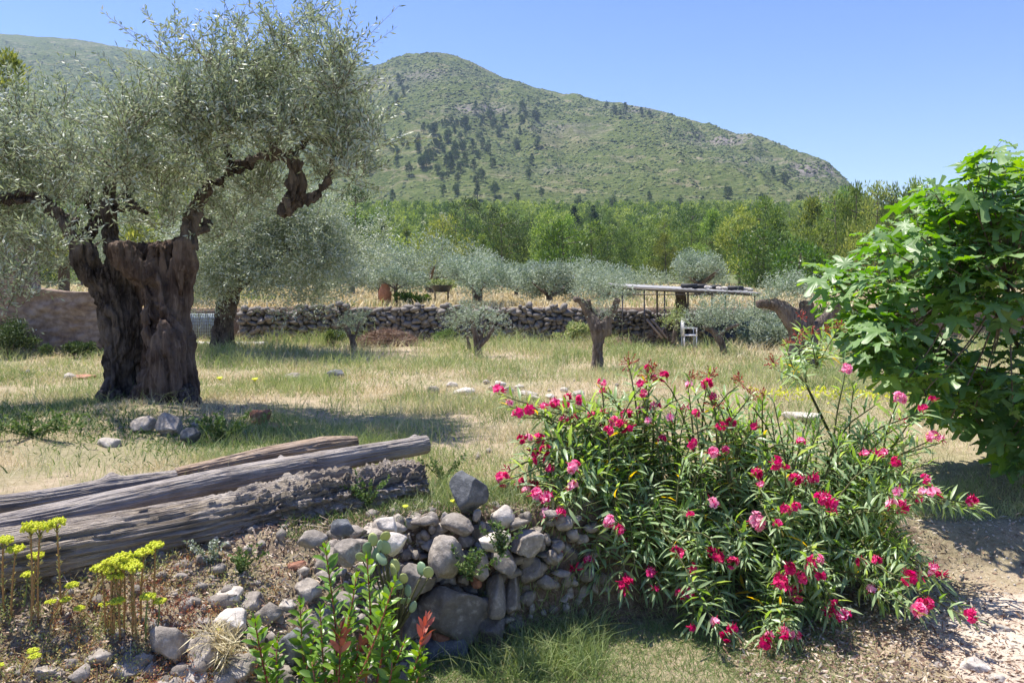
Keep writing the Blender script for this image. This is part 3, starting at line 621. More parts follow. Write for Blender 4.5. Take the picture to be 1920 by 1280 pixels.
mesh('trunk', V, Q, M['olive_bark'], np.full(len(Q), .5), oroot, True)
CB = [(592, 60, 30), (585, 30, 14), (560, 110, 52), (620, 120, 36), (520, 170, 66), (600, 190, 66), (650, 230, 52), (695, 262, 34), (640, 300, 54), (560, 230, 66), (452, 110, 38), (440, 55, 14), (400, 140, 40), (330, 120, 24), (312, 72, 10), (350, 185, 50), (440, 200, 66), (380, 250, 66), (460, 285, 56), (610, 330, 40), (665, 330, 34), (300, 245, 56), (240, 235, 44), (188, 225, 30), (125, 215, 26), (60, 220, 34), (200, 300, 66), (120, 290, 66), (40, 285, 66), (-50, 300, 80), (270, 315, 58), (60, 345, 54), (140, 350, 50), (-60, 400, 80), (30, 430, 60), (90, 460, 44), (30, 520, 52), (-50, 500, 70), (320, 345, 54), (318, 415, 34), (400, 395, 40), (440, 420, 44), (480, 370, 44), (180, 400, 34), (250, 425, 22), (400, 330, 44), (510, 330, 34), (-150, 350, 80)]
C = []; R = []
for (a, b, r) in CB:
    for q in range(3):
        dy = rng.uniform(.15, 1.2) if (275 < b < 435 and 340 < a < 640) or (325 < b < 440 and a < 290) else rng.uniform(-1.15, 1.0); C.append(W(a+rng.normal()*r*.25, b+rng.normal()*r*.25, OY+dy)); R.append(r/F*OY*.85)
C = np.repeat(np.array(C), 2, 0); R = np.repeat(np.array(R), 2); C = C+rdir(len(C))*(R*.55)[:, None]; R = R*.52
V, Q, r, tw = blobs_leaves(C, R, 72000, .084, .022, upb=.8, shoot=22, sl=.50, surf=.5, jit=.33)
mesh('crown', V, Q, M['olive'], r, oroot)
V, Q = twigs(tw, .0045); tag(mesh('twig', V, Q, M['twig'], None, oroot), kind='stuff')

# ---- second large olive
o2 = thing('olive_tree', hit(418, 664), 'second large olive with dark trunk and low hanging crown in the shade, left of centre', 'olive tree')
Y2 = 21.5
V, N, Q = fuse([pxt(s, Y2) for s in [[(420, 672, 0, 30), (418, 640, 0, 22), (420, 600, 0, 19), (428, 560, 0, 20), (440, 520, 0, 14), (470, 470, 0, 9), (520, 430, 0, 5)], [(426, 560, .1, 14), (405, 510, .2, 10), (380, 450, .3, 6)], [(430, 550, .1, 12), (490, 500, -.3, 8), (560, 460, -.5, 4)]]], .045)
V = gnarl(V, N, 1.2, 4, .06, .02, 14); mesh('trunk', V, Q, M['olive_bark'], np.full(len(Q), .5), o2, True)
C = []; R = []
for (a, b, r) in [(420, 490, 50), (380, 520, 34), (400, 440, 60), (480, 430, 70), (560, 430, 60), (610, 440, 50), (500, 505, 50), (570, 485, 55), (630, 490, 45), (655, 460, 34), (600, 530, 26), (520, 550, 16), (640, 530, 20), (470, 380, 50), (540, 395, 50), (372, 560, 16), (620, 410, 36), (350, 480, 50)]:
    for q in range(2): C.append(W(a+rng.normal()*8, b+rng.normal()*8, Y2+rng.uniform(-1.5, 1.3))); R.append(r/F*Y2*.8)
C = C+[c+rng.normal(size=3)*.5 for c in C]; R = [q*.72 for q in R]*2; V, Q, r, _ = blobs_leaves(C, R, 85000, .10, .030, upb=.15, shoot=10, sl=.5, surf=.45, jit=.5); mesh('crown', V, Q, M['olive'], r, o2)

# ---- field trees
def fieldtree(name, tubes, y, vox, label, blobs, n, leaf, seed, bark='bark_far', amp=.03, cat='olive tree', mat='olive_far'):
    base = W(tubes[0][0][0], tubes[0][0][1], y); root = thing(name, (base[0], y, hn(base[0], y)), label, cat)
    V, N, Q = fuse([pxt(s, y) for s in tubes], vox); V = gnarl(V, N, 1.4, 6, amp*.8, amp*.35, seed)
    mesh('trunk', V, Q, M[bark], np.full(len(Q), .5), root, True)
    if blobs:
        C = [W(a, b, y+rng.uniform(-.25, .25)) for a, b, r in blobs]; R = [r/F*y for a, b, r in blobs]
        V, Q, r, _ = blobs_leaves(C, [q*1.2 for q in R], int(n*1.6), leaf, leaf*.30, upb=.7, shoot=8, sl=.3, surf=.6, jit=.4); mesh('foliage', V, Q, M[mat], r, root)
    return root
fieldtree('pollarded_olive', [[(1122, 705, 0, 15), (1121, 670, 0, 11.5), (1122, 640, 0, 12), (1122, 618, 0, 17), (1120, 605, 0, 14)], [(1116, 612, 0, 12), (1104, 590, 0, 8.5), (1090, 566, 0, 7.5), (1077, 560, -.05, 6.5)], [(1130, 614, 0, 11), (1146, 592, 0, 7.5), (1158, 560, 0, 7)], [(1112, 604, .1, 12), (1104, 580, .15, 8), (1100, 562, .15, 8)], [(1135, 612, .05, 14), (1140, 628, .1, 7)]], 17.3, .03, 'pollarded olive with thick trunk, swollen head and bare cut arms, standing in the field', [(1132, 588, 10), (1126, 572, 9), (1112, 580, 7), (1124, 596, 10), (1140, 566, 7), (1092, 546, 14), (1112, 536, 15), (1132, 532, 16), (1155, 538, 15), (1172, 545, 11), (1085, 556, 9)], 1900, .06, 21, 'bark_far', .035, 'pollarded tree')
fieldtree('olive_tree', [[(897, 670, 0, 9), (895, 650, 0, 7), (892, 630, 0, 6), (888, 612, 0, 5), (885, 600, 0, 4)], [(897, 648, 0, 6), (912, 635, 0, 5), (927, 612, 0, 4)], [(896, 645, 0, 4), (906, 622, 0, 3), (912, 605, 0, 3)], [(880, 655, .5, 4), (876, 630, .5, 3)]], 20.5, .02, 'young olive with three bare forked limbs in the field, before the terrace wall', [(870, 595, 22), (900, 598, 18), (925, 602, 20), (855, 610, 16), (885, 585, 16)], 1500, .07, 22)
fieldtree('olive_tree', [[(663, 658, 0, 7), (661, 640, 0, 6), (655, 625, 0, 5), (648, 612, 0, 4)], [(662, 640, 0, 4), (668, 622, 0, 3), (675, 600, 0, 2)]], 22.3, .02, 'small crooked olive sapling just left of the brush pile', [(665, 605, 16), (650, 612, 14), (680, 595, 14)], 700, .07, 23)
fieldtree('olive_tree', [[(1357, 670, 0, 7), (1355, 650, 0, 7), (1348, 635, 0, 8), (1335, 620, 0, 6), (1318, 612, 0, 4)], [(1348, 635, 0, 6), (1360, 618, 0, 4), (1385, 608, 0, 3)]], 20.2, .02, 'small olive with leaning crooked trunk and airy crown in front of the shelter', [(1335, 592, 20), (1310, 600, 18), (1370, 590, 22), (1400, 595, 18), (1350, 605, 14), (1330, 580, 14), (1355, 578, 14)], 2600, .07, 24)
fieldtree('olive_tree', [[(1262, 642, 0, 4), (1264, 625, 0, 3.4), (1268, 608, 0, 3), (1266, 592, 0, 2)]], 21.5, .015, 'thin yellowing sapling in front of the left half of the shelter', [(1266, 598, 14), (1255, 605, 10), (1278, 595, 10)], 450, .07, 25, mat='grass_green')
fieldtree('pollarded_olive', [[(1510, 690, 0, 30), (1506, 650, 0, 27), (1500, 620, 0, 24), (1480, 592, 0, 18), (1462, 575, 0, 14), (1440, 570, 0, 10), (1420, 570, -.1, 8)], [(1505, 620, 0, 20), (1512, 590, 0, 14), (1512, 565, 0, 13)], [(1508, 640, .05, 18), (1535, 612, .1, 14), (1555, 590, .1, 12), (1575, 560, .2, 10)], [(1462, 572, 0, 8), (1452, 558, .1, 4)]], 17.5, .035, 'stout pollarded olive with sawn grey limbs behind the tall oleander shoots', [(1440, 562, 14), (1470, 552, 14), (1425, 590, 14), (1500, 550, 14), (1480, 535, 14), (1525, 548, 14), (1450, 540, 13)], 2400, .07, 26, 'bark_far', .04, 'pollarded tree')

# ------------------------------------------------------------------ stones
ICO = {}
def ico(sub):
    if sub not in ICO:
        import bmesh
        bm = bmesh.new(); bmesh.ops.create_icosphere(bm, subdivisions=sub, radius=1); 
        ICO[sub] = (np.array([v.co[:] for v in bm.verts]), np.array([[v.index for v in f.verts] for f in bm.faces])); bm.free()
    return ICO[sub]
def rockV(sz, sub=3, seed=0, cuts=13, rough=.12):
    V0, T = ico(sub); r = np.random.default_rng(seed); V = V0.copy()
    for _ in range(cuts):
        d = nrm(r.normal(size=3)); h = r.uniform(.48, .8); k = V@d; V = V-np.outer(np.clip(k-h, 0, None)*.97, d)
    V = V*(1+rough*fbm(V0*1.6+seed, 3, 3)[:, None]+rough*.5*fbm(V0*6+seed, 3, 8)[:, None])
    a = r.uniform(0, 6.28); c, s = math.cos(a), math.sin(a); V = V@np.array([[c, -s, 0], [s, c, 0], [0, 0, 1]])
    V = V/np.abs(V).max(0)
    return V*np.asarray(sz)/2, T
def stone(px, py, w, h, mat, label=None, seed=0, root=None, y=None, group=None, name='rock', depth=None, sub=3, tilt=0, cat='rock', rough=.1):
    p = hit(px, py+h*.45) if y is None else W(px, py, y)
    yy_ = p[1]; c = W(px, py, yy_) if y is not None else W(px, py, yy_+.3*w/F*yy_)
    V, T = rockV((w/F*yy_, (depth or w*.8)/F*yy_, h/F*yy_), sub, seed or int(px*7+py), rough=rough)
    if tilt:
        c_, s_ = math.cos(tilt), math.sin(tilt); V = V@np.array([[c_, 0, -s_], [0, 1, 0], [s_, 0, c_]])
    if root is None:
        o = mesh(name, V, T, M[mat], np.full(len(T), rng.random()), None, True); o.location = c; tag(o, label, cat, group); return o
    return mesh(name, V+c, T, M[mat], np.full(len(T), rng.random()), root, True)
# front dry stone wall
wr = thing('dry_stone_wall', hit(870, 1240), 'low dry stone wall of rounded grey boulders at the end of the logs, left of the oleander', 'stone wall')
for (px, py, w, h, y, mt) in [(850, 1148, 128, 112, 4.85, 'stone_wall'), (928, 1122, 40, 82, 4.88, 'stone'), (962, 1108, 34, 92, 4.98, 'stone'), (1000, 1070, 48, 48, 5.0, 'stone'), (918, 1182, 50, 66, 4.85, 'stone_wall'),
        (960, 1172, 40, 50, 5.0, 'stone_wall'), (870, 1086, 20, 20, 4.82, 'stone'), (893, 1088, 22, 24, 4.84, 'stone_red'), (838, 1050, 62, 92, 4.75, 'stone'), (895, 1058, 44, 52, 4.82, 'stone'), (925, 1016, 58, 42, 4.72, 'stone_pale'), (945, 1052, 44, 56, 4.88, 'stone'), (985, 1022, 62, 52, 4.95, 'stone'),
        (1040, 1088, 46, 40, 5.15, 'stone_wall'), (1010, 1128, 66, 52, 5.15, 'stone_wall'), (825, 1228, 96, 70, 4.8, 'stone_dark'), (900, 1240, 66, 54, 4.85, 'stone_dark'), (827, 1190, 34, 22, 4.8, 'stone_red'), (968, 1222, 60, 50, 5.0, 'stone_wall'), (1060, 1040, 60, 60, 5.2, 'stone_wall'), (780, 1085, 60, 60, 4.7, 'stone_wall'),
        (770, 1170, 60, 80, 4.75, 'stone_wall'), (1040, 1160, 60, 60, 5.2, 'stone_wall'), (860, 985, 60, 40, 4.85, 'stone'), (900, 1000, 50, 40, 5.0, 'stone'), (1010, 975, 54, 36, 5.15, 'stone_pale'), (1090, 1100, 60, 80, 5.35, 'stone_wall'), (1100, 1020, 60, 60, 5.4, 'stone_wall'), (770, 1240, 70, 70, 4.7, 'stone_wall')]:
    stone(px, py, w*1.15, h*1.15, mt, root=wr, y=y-.03, name='stone', depth=max(w, h), sub=4 if w > 50 else 3, rough=.14)
fillb = MB(); rf = np.random.default_rng(17); V0_, T0_ = ico(2)
for _ in range(300):
    px, py = rf.uniform(745, 1150), rf.uniform(955, 1290); y = 5.0; x = (px-960)/F*y; y = float(np.interp(x, BX, BY))-.10+rf.uniform(-.03, .05); c = W(px, py, y)
    if c[2] > hn(c[0], y+.25)+.02 or c[2] < .12: continue
    w, h = rf.uniform(14, 42), rf.uniform(12, 34); V, T = rockV((w/F*y, w/F*y, h/F*y), 2, int(rf.integers(1e6)), rough=.2); fillb.add(V+c, T, rf.random())
fillb.build('small_stones', M['stone'], wr, True)
# loose rocks: distinct ones
stone(880, 925, 76, 84, 'stone_dark', 'big dark blue grey boulder on top of the dry stone wall near the log end', y=4.95, sub=4, name='boulder', cat='boulder', rough=.06)
stone(938, 968, 60, 44, 'stone_pale', 'pale lumpy rock just right of the dark boulder on the wall top', y=4.95, sub=4)
stone(735, 1022, 56, 52, 'stone_pale', 'pale angular rock below the gnarled end of the large log', y=4.35, sub=4)
stone(728, 985, 46, 34, 'stone_pale', 'small white topped rock tucked under the log end', y=4.6)
stone(652, 1036, 54, 54, 'stone', 'grey split rock under the log, left of the pale angular rock', y=4.2, sub=4)
stone(586, 1012, 58, 36, 'stone', 'rounded brownish rock lying against the underside of the large log', y=4.3)
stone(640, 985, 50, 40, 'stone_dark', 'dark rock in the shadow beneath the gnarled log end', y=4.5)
for (px, py, w, h, mt, lb) in [(423, 1122, 56, 36, 'stone_pale', 'pale flat topped rock in the dry litter, highest of the rocks under the log middle'), (470, 1134, 50, 38, 'stone', 'dull brown rock touching the pale flat topped rock on the litter'), (438, 1172, 66, 56, 'stone_pale', 'buff wedge shaped rock left of the small upright shrub shoot'),
        (505, 1152, 50, 44, 'stone', 'grey rounded rock behind the smallest leafy shoot of the shrub'), (596, 1178, 70, 60, 'stone', 'light grey rock seen between the two left shoots of the shrub'), (545, 1218, 68, 76, 'stone_dark', 'dark craggy pitted rock low in the bank between shrub shoots'),
        (322, 1212, 74, 80, 'stone', 'tall grey rock with slanting face right of the stonecrop clump'), (386, 1228, 70, 70, 'stone', 'grey brown rock right of the tall slanting rock'), (352, 1268, 72, 40, 'stone_pale', 'flat pale block at the bottom edge below the tall slanting rock'), (238, 1252, 84, 48, 'stone', 'half buried rock at the bottom edge among stonecrop'),
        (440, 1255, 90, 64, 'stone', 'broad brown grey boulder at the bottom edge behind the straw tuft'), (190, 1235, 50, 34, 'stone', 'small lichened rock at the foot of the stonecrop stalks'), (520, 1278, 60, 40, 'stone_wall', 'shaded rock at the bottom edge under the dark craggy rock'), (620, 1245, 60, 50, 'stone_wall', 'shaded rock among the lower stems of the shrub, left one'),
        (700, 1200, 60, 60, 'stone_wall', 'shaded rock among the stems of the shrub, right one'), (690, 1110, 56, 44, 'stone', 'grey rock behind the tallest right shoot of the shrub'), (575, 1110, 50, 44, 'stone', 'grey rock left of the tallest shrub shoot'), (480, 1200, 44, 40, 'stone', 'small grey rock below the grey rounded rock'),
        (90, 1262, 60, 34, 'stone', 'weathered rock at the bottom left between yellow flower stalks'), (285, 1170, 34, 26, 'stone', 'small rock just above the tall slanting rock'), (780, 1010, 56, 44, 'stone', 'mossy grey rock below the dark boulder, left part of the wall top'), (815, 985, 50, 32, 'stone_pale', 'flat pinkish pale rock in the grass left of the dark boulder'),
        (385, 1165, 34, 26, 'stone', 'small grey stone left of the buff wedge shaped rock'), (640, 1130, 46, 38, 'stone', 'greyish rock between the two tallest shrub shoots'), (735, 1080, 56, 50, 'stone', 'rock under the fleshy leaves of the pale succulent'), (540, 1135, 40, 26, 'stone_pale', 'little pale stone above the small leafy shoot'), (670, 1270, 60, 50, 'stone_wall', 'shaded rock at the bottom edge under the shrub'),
        (610, 1060, 44, 34, 'stone', 'rough rock at the lower right of the rounded brownish rock'), (690, 1000, 40, 34, 'stone_pale', 'light stone in the gap under the burled log end'), (560, 1060, 40, 24, 'stone_red', 'reddish brown clod in the litter below the thick log'), (765, 975, 44, 30, 'stone', 'low grey stone among weeds right of the log end')]:
    stone(px, py, w*1.18, h*1.18, mt, lb, sub=4 if w > 50 else 3, rough=.24)
# rocks at the olive base
stone(268, 797, 48, 34, 'stone', 'rounded buff rock against the foot of the ancient olive, left of the two')
stone(318, 800, 58, 42, 'stone', 'tilted flat grey slab leaning against the foot of the ancient olive', tilt=.5, sub=4)
stone(355, 818, 40, 34, 'stone_dark', 'dark blue grey rock in the shade right of the tilted slab')
stone(205, 830, 46, 22, 'stone_pale', 'bright white rock on the mound left of the ancient olive')
stone(488, 782, 46, 34, 'stone_red', 'pinkish broken rock in the grass right of the ancient olive', sub=4, rough=.3)
stone(510, 800, 30, 20, 'stone_red', 'small reddish fragment in front of the pinkish broken rock')
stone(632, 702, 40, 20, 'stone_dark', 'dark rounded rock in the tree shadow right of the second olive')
stone(550, 706, 34, 16, 'stone', 'pale blue grey rock at the tip of the second olive shadow')
stone(150, 707, 60, 12, 'stone_red', 'flat rust red slab lying in the grass left of the ancient olive')
stone(130, 706, 26, 14, 'stone_pale', 'pale pink rock touching the flat rust red slab')
stone(52, 697, 16, 10, 'stone_dark', 'small dark rock on the pale ground near the left edge')
FL = 'pale limestone rock in the short row of rocks across the dry field'
for (px, py, w, h, mt) in [(812, 731, 26, 18, 'stone'), (848, 720, 24, 12, 'stone_pale'), (872, 732, 50, 20, 'stone_pale'), (912, 716, 16, 10, 'stone'), (936, 720, 26, 18, 'stone_pale'), (953, 731, 24, 18, 'stone_pale'), (925, 728, 20, 12, 'stone_pale'), (972, 726, 22, 12, 'stone_pale'), (990, 737, 40, 10, 'stone_pale'), (1002, 746, 30, 12, 'stone_pale'), (1056, 730, 20, 12, 'stone_pale'), (1030, 744, 22, 12, 'stone_pale'), (1085, 738, 26, 16, 'stone_pale'), (890, 746, 20, 8, 'stone'), (1048, 752, 20, 14, 'stone_pale')]:
    stone(px, py, w, h, mt, FL, group='row of pale rocks in the field')
stone(1310, 880, 60, 24, 'stone_pale', 'flat pale rock showing through the middle of the oleander', y=6.6)
stone(1500, 780, 80, 26, 'stone_pale', 'pale flat boulder in the grass behind the tall oleander shoots')
stone(1830, 1250, 90, 40, 'stone_pale', 'large white rock on the path at the lower right corner', sub=4)
stone(1880, 1180, 40, 20, 'stone_pale', 'small white stone on the path at the right edge')
for k, (px, py, w, h) in enumerate([(1760, 1245, 26, 14), (1740, 1180, 18, 10), (1900, 1130, 20, 10), (1800, 1215, 24, 14), (1870, 1275, 40, 20)]):
    stone(px, py, w, h, 'stone_pale', 'small pale stone scattered on the beige path beside the oleander', group='small stones on the path')

# ---- far terrace wall: one dry stone wall
def stonewall(name, x0, x1, y, z0f, z1f, label, sz=(.26, .17), mat='stone_wall', back=.3, root=None):
    mb = MB(); r = np.random.default_rng(int(abs(x0*10))+3); V0, T = ico(2)
    z = 0; row = 0; rg = np.random.default_rng(91)
    while z < 1.6:
        x = x0+(row % 2)*.1; rh = sz[1]*r.uniform(.8, 1.15)
        while x < x1:
            w = sz[0]*r.uniform(.4, 1.6); zb = z0f(x)+z+r.uniform(-.05, .05)
            if zb < z1f(x)-rh*.2:
                V = V0*np.array([w*.56, .16, rh*.6*r.uniform(.75, 1.35)])*(1+.45*fbm(V0*1.5+x*3+row*7, 2, 1)[:, None]); ra = r.normal()*.3; V = V@np.array([[math.cos(ra), 0, math.sin(ra)], [0, 1, 0], [-math.sin(ra), 0, math.cos(ra)]])
                V = V+np.array([x+w/2, y+r.uniform(-.09, .06), zb+rh/2+r.uniform(-.02, .02)]); mb.add(V, T, r.random())
            x += w*.97
        z += rh*.93; row += 1
    xs = np.linspace(x0, x1, 60)   # earth core behind the stones
    a = np.stack([xs, xs*0+y+.06, [z0f(v)-.1 for v in xs]], -1); b = np.stack([xs, xs*0+y+.1, [z1f(v)-.06 for v in xs]], -1); c = b+np.array([0, back, 0])
    n = len(xs); V = np.concatenate([a, b, c]); i = np.arange(n-1)
    mb.add(V, np.concatenate([np.stack([i, i+1, i+1+n, i+n], -1), np.stack([i+n, i+1+n, i+1+2*n, i+2*n], -1)]), .0)
    o = mb.build(name, M[mat], root, True)
    if label: tag(o, label, 'stone wall')
    return o
stonewall('terrace_wall', -9.4, 2.6, 26.55, lambda x: hn(x, 26.4)-.05, lambda x: 1.44+.07*math.sin(x*1.7)+.04*math.sin(x*5), 'long rough grey dry stone retaining wall holding up the olive terrace')
stonewall('terrace_wall', 2.9, 9.5, 26.6, lambda x: hn(x, 26.4)-.05, lambda x: 1.28+.05*math.sin(x*2), 'brown earthy stretch of retaining wall seen through the shelter frame', sz=(.22, .12), mat='stone_wall')
# ruined masonry wall at the left
rw = thing('ruined_wall', (-12.6, 21, hn(-12.6, 21)), 'weathered brown rubble masonry wall at the left edge, half hidden by leaves', 'wall')
def ruin():
    nx, nz = 260, 60; xs = np.linspace(-19.5, -11.1, nx); Xr, Kr = np.meshgrid(xs, np.linspace(0, 1, nz))
    top = np.interp(xs, [-19.5, -13.4, -13.1, -12.3, -11.1], [4.0, 3.9, 2.2, 2.12, 2.1])+f2(xs, xs*0, 1.4, 3, 71)*.10; bot = np.array([hn(v, 20.8)-.2 for v in xs]); Zr = bot+(top-bot)*Kr
    Yr = 21+.09*fbm(np.stack([Xr*2.2, Xr*0, Zr*4.2], -1), 4, 72)-.05*np.abs(fbm(np.stack([Xr*1.1, Xr*0, Zr*5], -1), 3, 73))
    V = np.concatenate([np.stack([Xr, Yr, Zr], -1).reshape(-1, 3), np.stack([xs, xs*0+21.5, top], -1), np.stack([xs, xs*0+21.5, bot], -1)])
    a = np.arange(nz-1)[:, None]*nx; b = np.arange(nx-1)[None]; Q = np.stack([a+b, a+b+1, a+b+1+nx, a+b+nx], -1).reshape(-1, 4); i = np.arange(nx-1); t0 = (nz-1)*nx; b0 = nz*nx
    Q = np.concatenate([Q, np.stack([t0+i, t0+i+1, b0+i+1, b0+i], -1), np.stack([b0+i, b0+i+1, b0+nx+i+1, b0+nx+i], -1), np.array([[nx*(k+1)-1, nx*(k+2)-1, b0+nx-1, b0+2*nx-1] for k in range(0)]).reshape(-1, 4).astype(int)])
    return mesh('wall', V, Q, M['stone_wall'], np.full(len(Q), .5), rw, True)
ruin()
m_, t_m, b_m = newmat('rubble_masonry'); v_ = coords(t_m); v2_ = coords(t_m, 'Object', (1, 1, 2.2)); vo = t_m.nodes.new('ShaderNodeTexVoronoi'); vo.feature = 'DISTANCE_TO_EDGE'; vo.inputs['Scale'].default_value = 2.6; t_m.links.new(v2_, vo.inputs['Vector']); nn_ = noise(t_m, 3.5, 7, .7, v_); mu_ = t_m.nodes.new('ShaderNodeMath'); mu_.operation = 'MULTIPLY_ADD'; t_m.links.new(vo.outputs['Distance'], mu_.inputs[0]); mu_.inputs[1].default_value = .5; t_m.links.new(nn_, mu_.inputs[2]); n_ = mu_.outputs[0]
t_m.links.new(ramp(t_m, n_, [(.3, (.09, .06, .05)), (.5, (.20, .145, .105)), (.7, (.31, .24, .18))]), b_m.inputs['Base Color']); b_m.inputs['Roughness'].default_value = 1; bump(t_m, b_m, n_, .8, .05)  # brown masonry, its colours darkened to carry the shade of the trees
rw.children[0].data.materials[0] = m_

# ---- box helper
def box(mb, c, s, rz=0, rx=0, ry=0):
    V = np.array([[x, y, z] for x in (-.5, .5) for y in (-.5, .5) for z in (-.5, .5)])*np.asarray(s)
    for ax, a in ((0, rx), (1, ry), (2, rz)):
        if a:
            co, si = math.cos(a), math.sin(a); Rm = [np.array([[1, 0, 0], [0, co, -si], [0, si, co]]), np.array([[co, 0, si], [0, 1, 0], [-si, 0, co]]), np.array([[co, -si, 0], [si, co, 0], [0, 0, 1]])][ax]; V = V@Rm.T
    mb.add(V+np.asarray(c), [[0, 1, 3, 2], [4, 6, 7, 5], [0, 4, 5, 1], [2, 3, 7, 6], [0, 2, 6, 4], [1, 5, 7, 3]])
def one(name, fn, mat, root=None, smooth=False): mb = MB(); fn(mb); return mb.build(name, M[mat] if isinstance(mat, str) else mat, root, smooth)
# pale blue gate-like panel, kerb
p = W(372, 608, 25.6); g = thing('gate', (p[0], 25.6, hn(p[0], 25.6)), 'pale blue sheet gate with dark top rail beyond the ancient olive trunk', 'gate')
z0, z1 = W(0, 634, 25.6)[2], W(0, 585, 25.6)[2]; x0, x1 = W(328, 0, 25.6)[0], W(412, 0, 25.6)[0]
def _sheet(mb):
    xs = np.linspace(x0, x1, 40)
    for k in range(39): box(mb, ((xs[k]+xs[k+1])/2, 25.6+.015*(k % 2), (z0+z1)/2), (xs[k+1]-xs[k]-.002, .01, z1-z0-.1))
one('sheet', _sheet, 'blue_panel', g)
one('frame', lambda mb: [box(mb, ((x0+x1)/2, 25.57, z1), (x1-x0+.1, .05, .05)), box(mb, ((x0+x1)/2, 25.57, z0), (x1-x0+.1, .05, .05)), box(mb, (x0-.03, 25.57, (z0+z1)/2), (.05, .05, z1-z0+.3)), box(mb, (x1+.03, 25.57, (z0+z1)/2), (.05, .05, z1-z0+.3))], 'metal', g)
def _wire(mb):
    for v in np.linspace(x0, x1, 26)[1:-1]: box(mb, (v, 25.55, (z0+z1)/2), (.012, .012, z1-z0))
    for v in np.linspace(z0, z1, 9)[1:-1]: box(mb, ((x0+x1)/2, 25.535, v), (x1-x0, .012, .012))
one('mesh', _wire, 'metal', g)
kx0, kx1 = W(330, 0, 24)[0], W(500, 0, 24)[0]
def _kerb(mb):
    xs = np.linspace(kx0, kx1, 9)
    for k in range(8): box(mb, ((xs[k]+xs[k+1])/2, 24+.01*(k % 3), hn(xs[k], 24)+.06), (xs[k+1]-xs[k]-.01, .3, .16+.01*(k % 2)))
tag(one('kerb', _kerb, 'concrete'), 'low pale concrete kerb running behind the second olive trunk', 'kerb')

# ---- the shelter
SY = 23.6
sx0, sx1 = W(1160, 0, SY)[0], W(1425, 0, SY)[0]
sh = thing('shelter', ((sx0+sx1)/2, SY, hn((sx0+sx1)/2, SY)), 'open lean-to shelter of thin posts under a sloping sheet roof weighted with tyres', 'shelter')
zl, zr = W(0, 536, SY)[2], W(0, 549, SY)[2]; dp = 2.2
def rz(x): return zl+(zr-zl)*(x-sx0)/(sx1-sx0)
def _roof(mb):
    n = 90; xs = np.linspace(sx0-.05, sx1+.05, n); 
    for yy_, in ((0,),): pass
    w = .006*np.sin(np.arange(n)*1.6); top = np.array([rz(v) for v in xs])+w
    y0_, y1_ = SY-.1, SY+dp
    V = np.concatenate([np.stack([xs, xs*0+y0_, top], -1), np.stack([xs, xs*0+y1_, top+.07], -1), np.stack([xs, xs*0+y0_, top-.03], -1), np.stack([xs, xs*0+y1_, top+.04], -1)])
    i = np.arange(n-1); mb.add(V, np.concatenate([np.stack([i, i+1, i+1+n, i+n], -1), np.stack([i+2*n, i+3*n, i+1+3*n, i+1+2*n], -1), np.stack([i, i+2*n, i+1+2*n, i+1], -1), np.stack([i+n, i+n+1, i+1+3*n, i+3*n], -1)]))
one('roof', _roof, 'roof', sh)
one('beam', lambda mb: [box(mb, ((sx0+sx1)/2, yq, (zl+zr)/2-.07), (sx1-sx0, .06, .07), ry=math.atan2(zl-zr, sx1-sx0)) for yq in (SY, SY+dp-.15)], 'metal', sh)
for px in (1167, 1208, 1246, 1335, 1415): 
    x = W(px, 0, SY)[0]; one('post', lambda mb: box(mb, (x, SY, (hn(x, SY)+rz(x)-.1)/2), (.035, .035, rz(x)-.1-hn(x, SY))), 'metal', sh)
for px in (1232, 1290, 1360): 
    x = W(px, 0, SY+dp-.15)[0]; one('post', lambda mb: box(mb, (x, SY+dp-.15, (hn(x, SY+dp)+rz(x)-.1)/2), (.05, .05, rz(x)-.1-hn(x, SY+dp))), 'metal', sh)
one('rail', lambda mb: box(mb, ((W(1167, 0, SY)[0]+W(1335, 0, SY)[0])/2, SY-.04, W(0, 552, SY)[2]), (W(1335, 0, SY)[0]-W(1167, 0, SY)[0], .03, .03)), 'metal', sh)
def torus(mb, c, R, r, n=22, m=9, sz=1):
    a = np.arange(n)/n*6.2832; b = np.arange(m)/m*6.2832; A, B = np.meshgrid(a, b, indexing='ij')
    V = np.stack([(R+r*np.cos(B))*np.cos(A), (R+r*np.cos(B))*np.sin(A), r*sz*np.sin(B)], -1).reshape(-1, 3)+c
    i = np.arange(n)[:, None]; j = np.arange(m)[None]; mb.add(V, np.stack([i*m+j, ((i+1) % n)*m+j, ((i+1) % n)*m+(j+1) % m, i*m+(j+1) % m], -1).reshape(-1, 4))
for px, d, lb in ((1292, .7, 'black tyre lying on the shelter roof, leftmost of the roof tyres'), (1312, .9, 'black tyre on the shelter roof, touching the leftmost tyre'), (1341, 1.2, 'lone small black tyre on the middle of the shelter roof'), (1378, .6, 'black tyre on the lower right part of the shelter roof')):
    x = W(px, 0, SY+d)[0]; o = one('tyre', lambda mb: torus(mb, (0, 0, 0), .14 if px == 1341 else .2, .07), 'rubber', None, True); o.location = (x, SY+d, rz(x)+.11); tag(o, lb, 'tyre')
for k, (px, d) in enumerate(((1328, .5), (1350, .8), (1360, .5), (1395, .6), (1405, .9), (1365, 1.2))):
    x = W(px, 0, SY+d)[0]; V, T = rockV((.26, .2, .13), 2, 300+k); o = mesh('rock', V, T, M['stone_pale'], np.full(len(T), .6), None, True); o.location = (x, SY+d, rz(x)+.09); tag(o, 'pale stone weighting down the shelter roof between the tyres', 'rock', 'stones on the shelter roof')
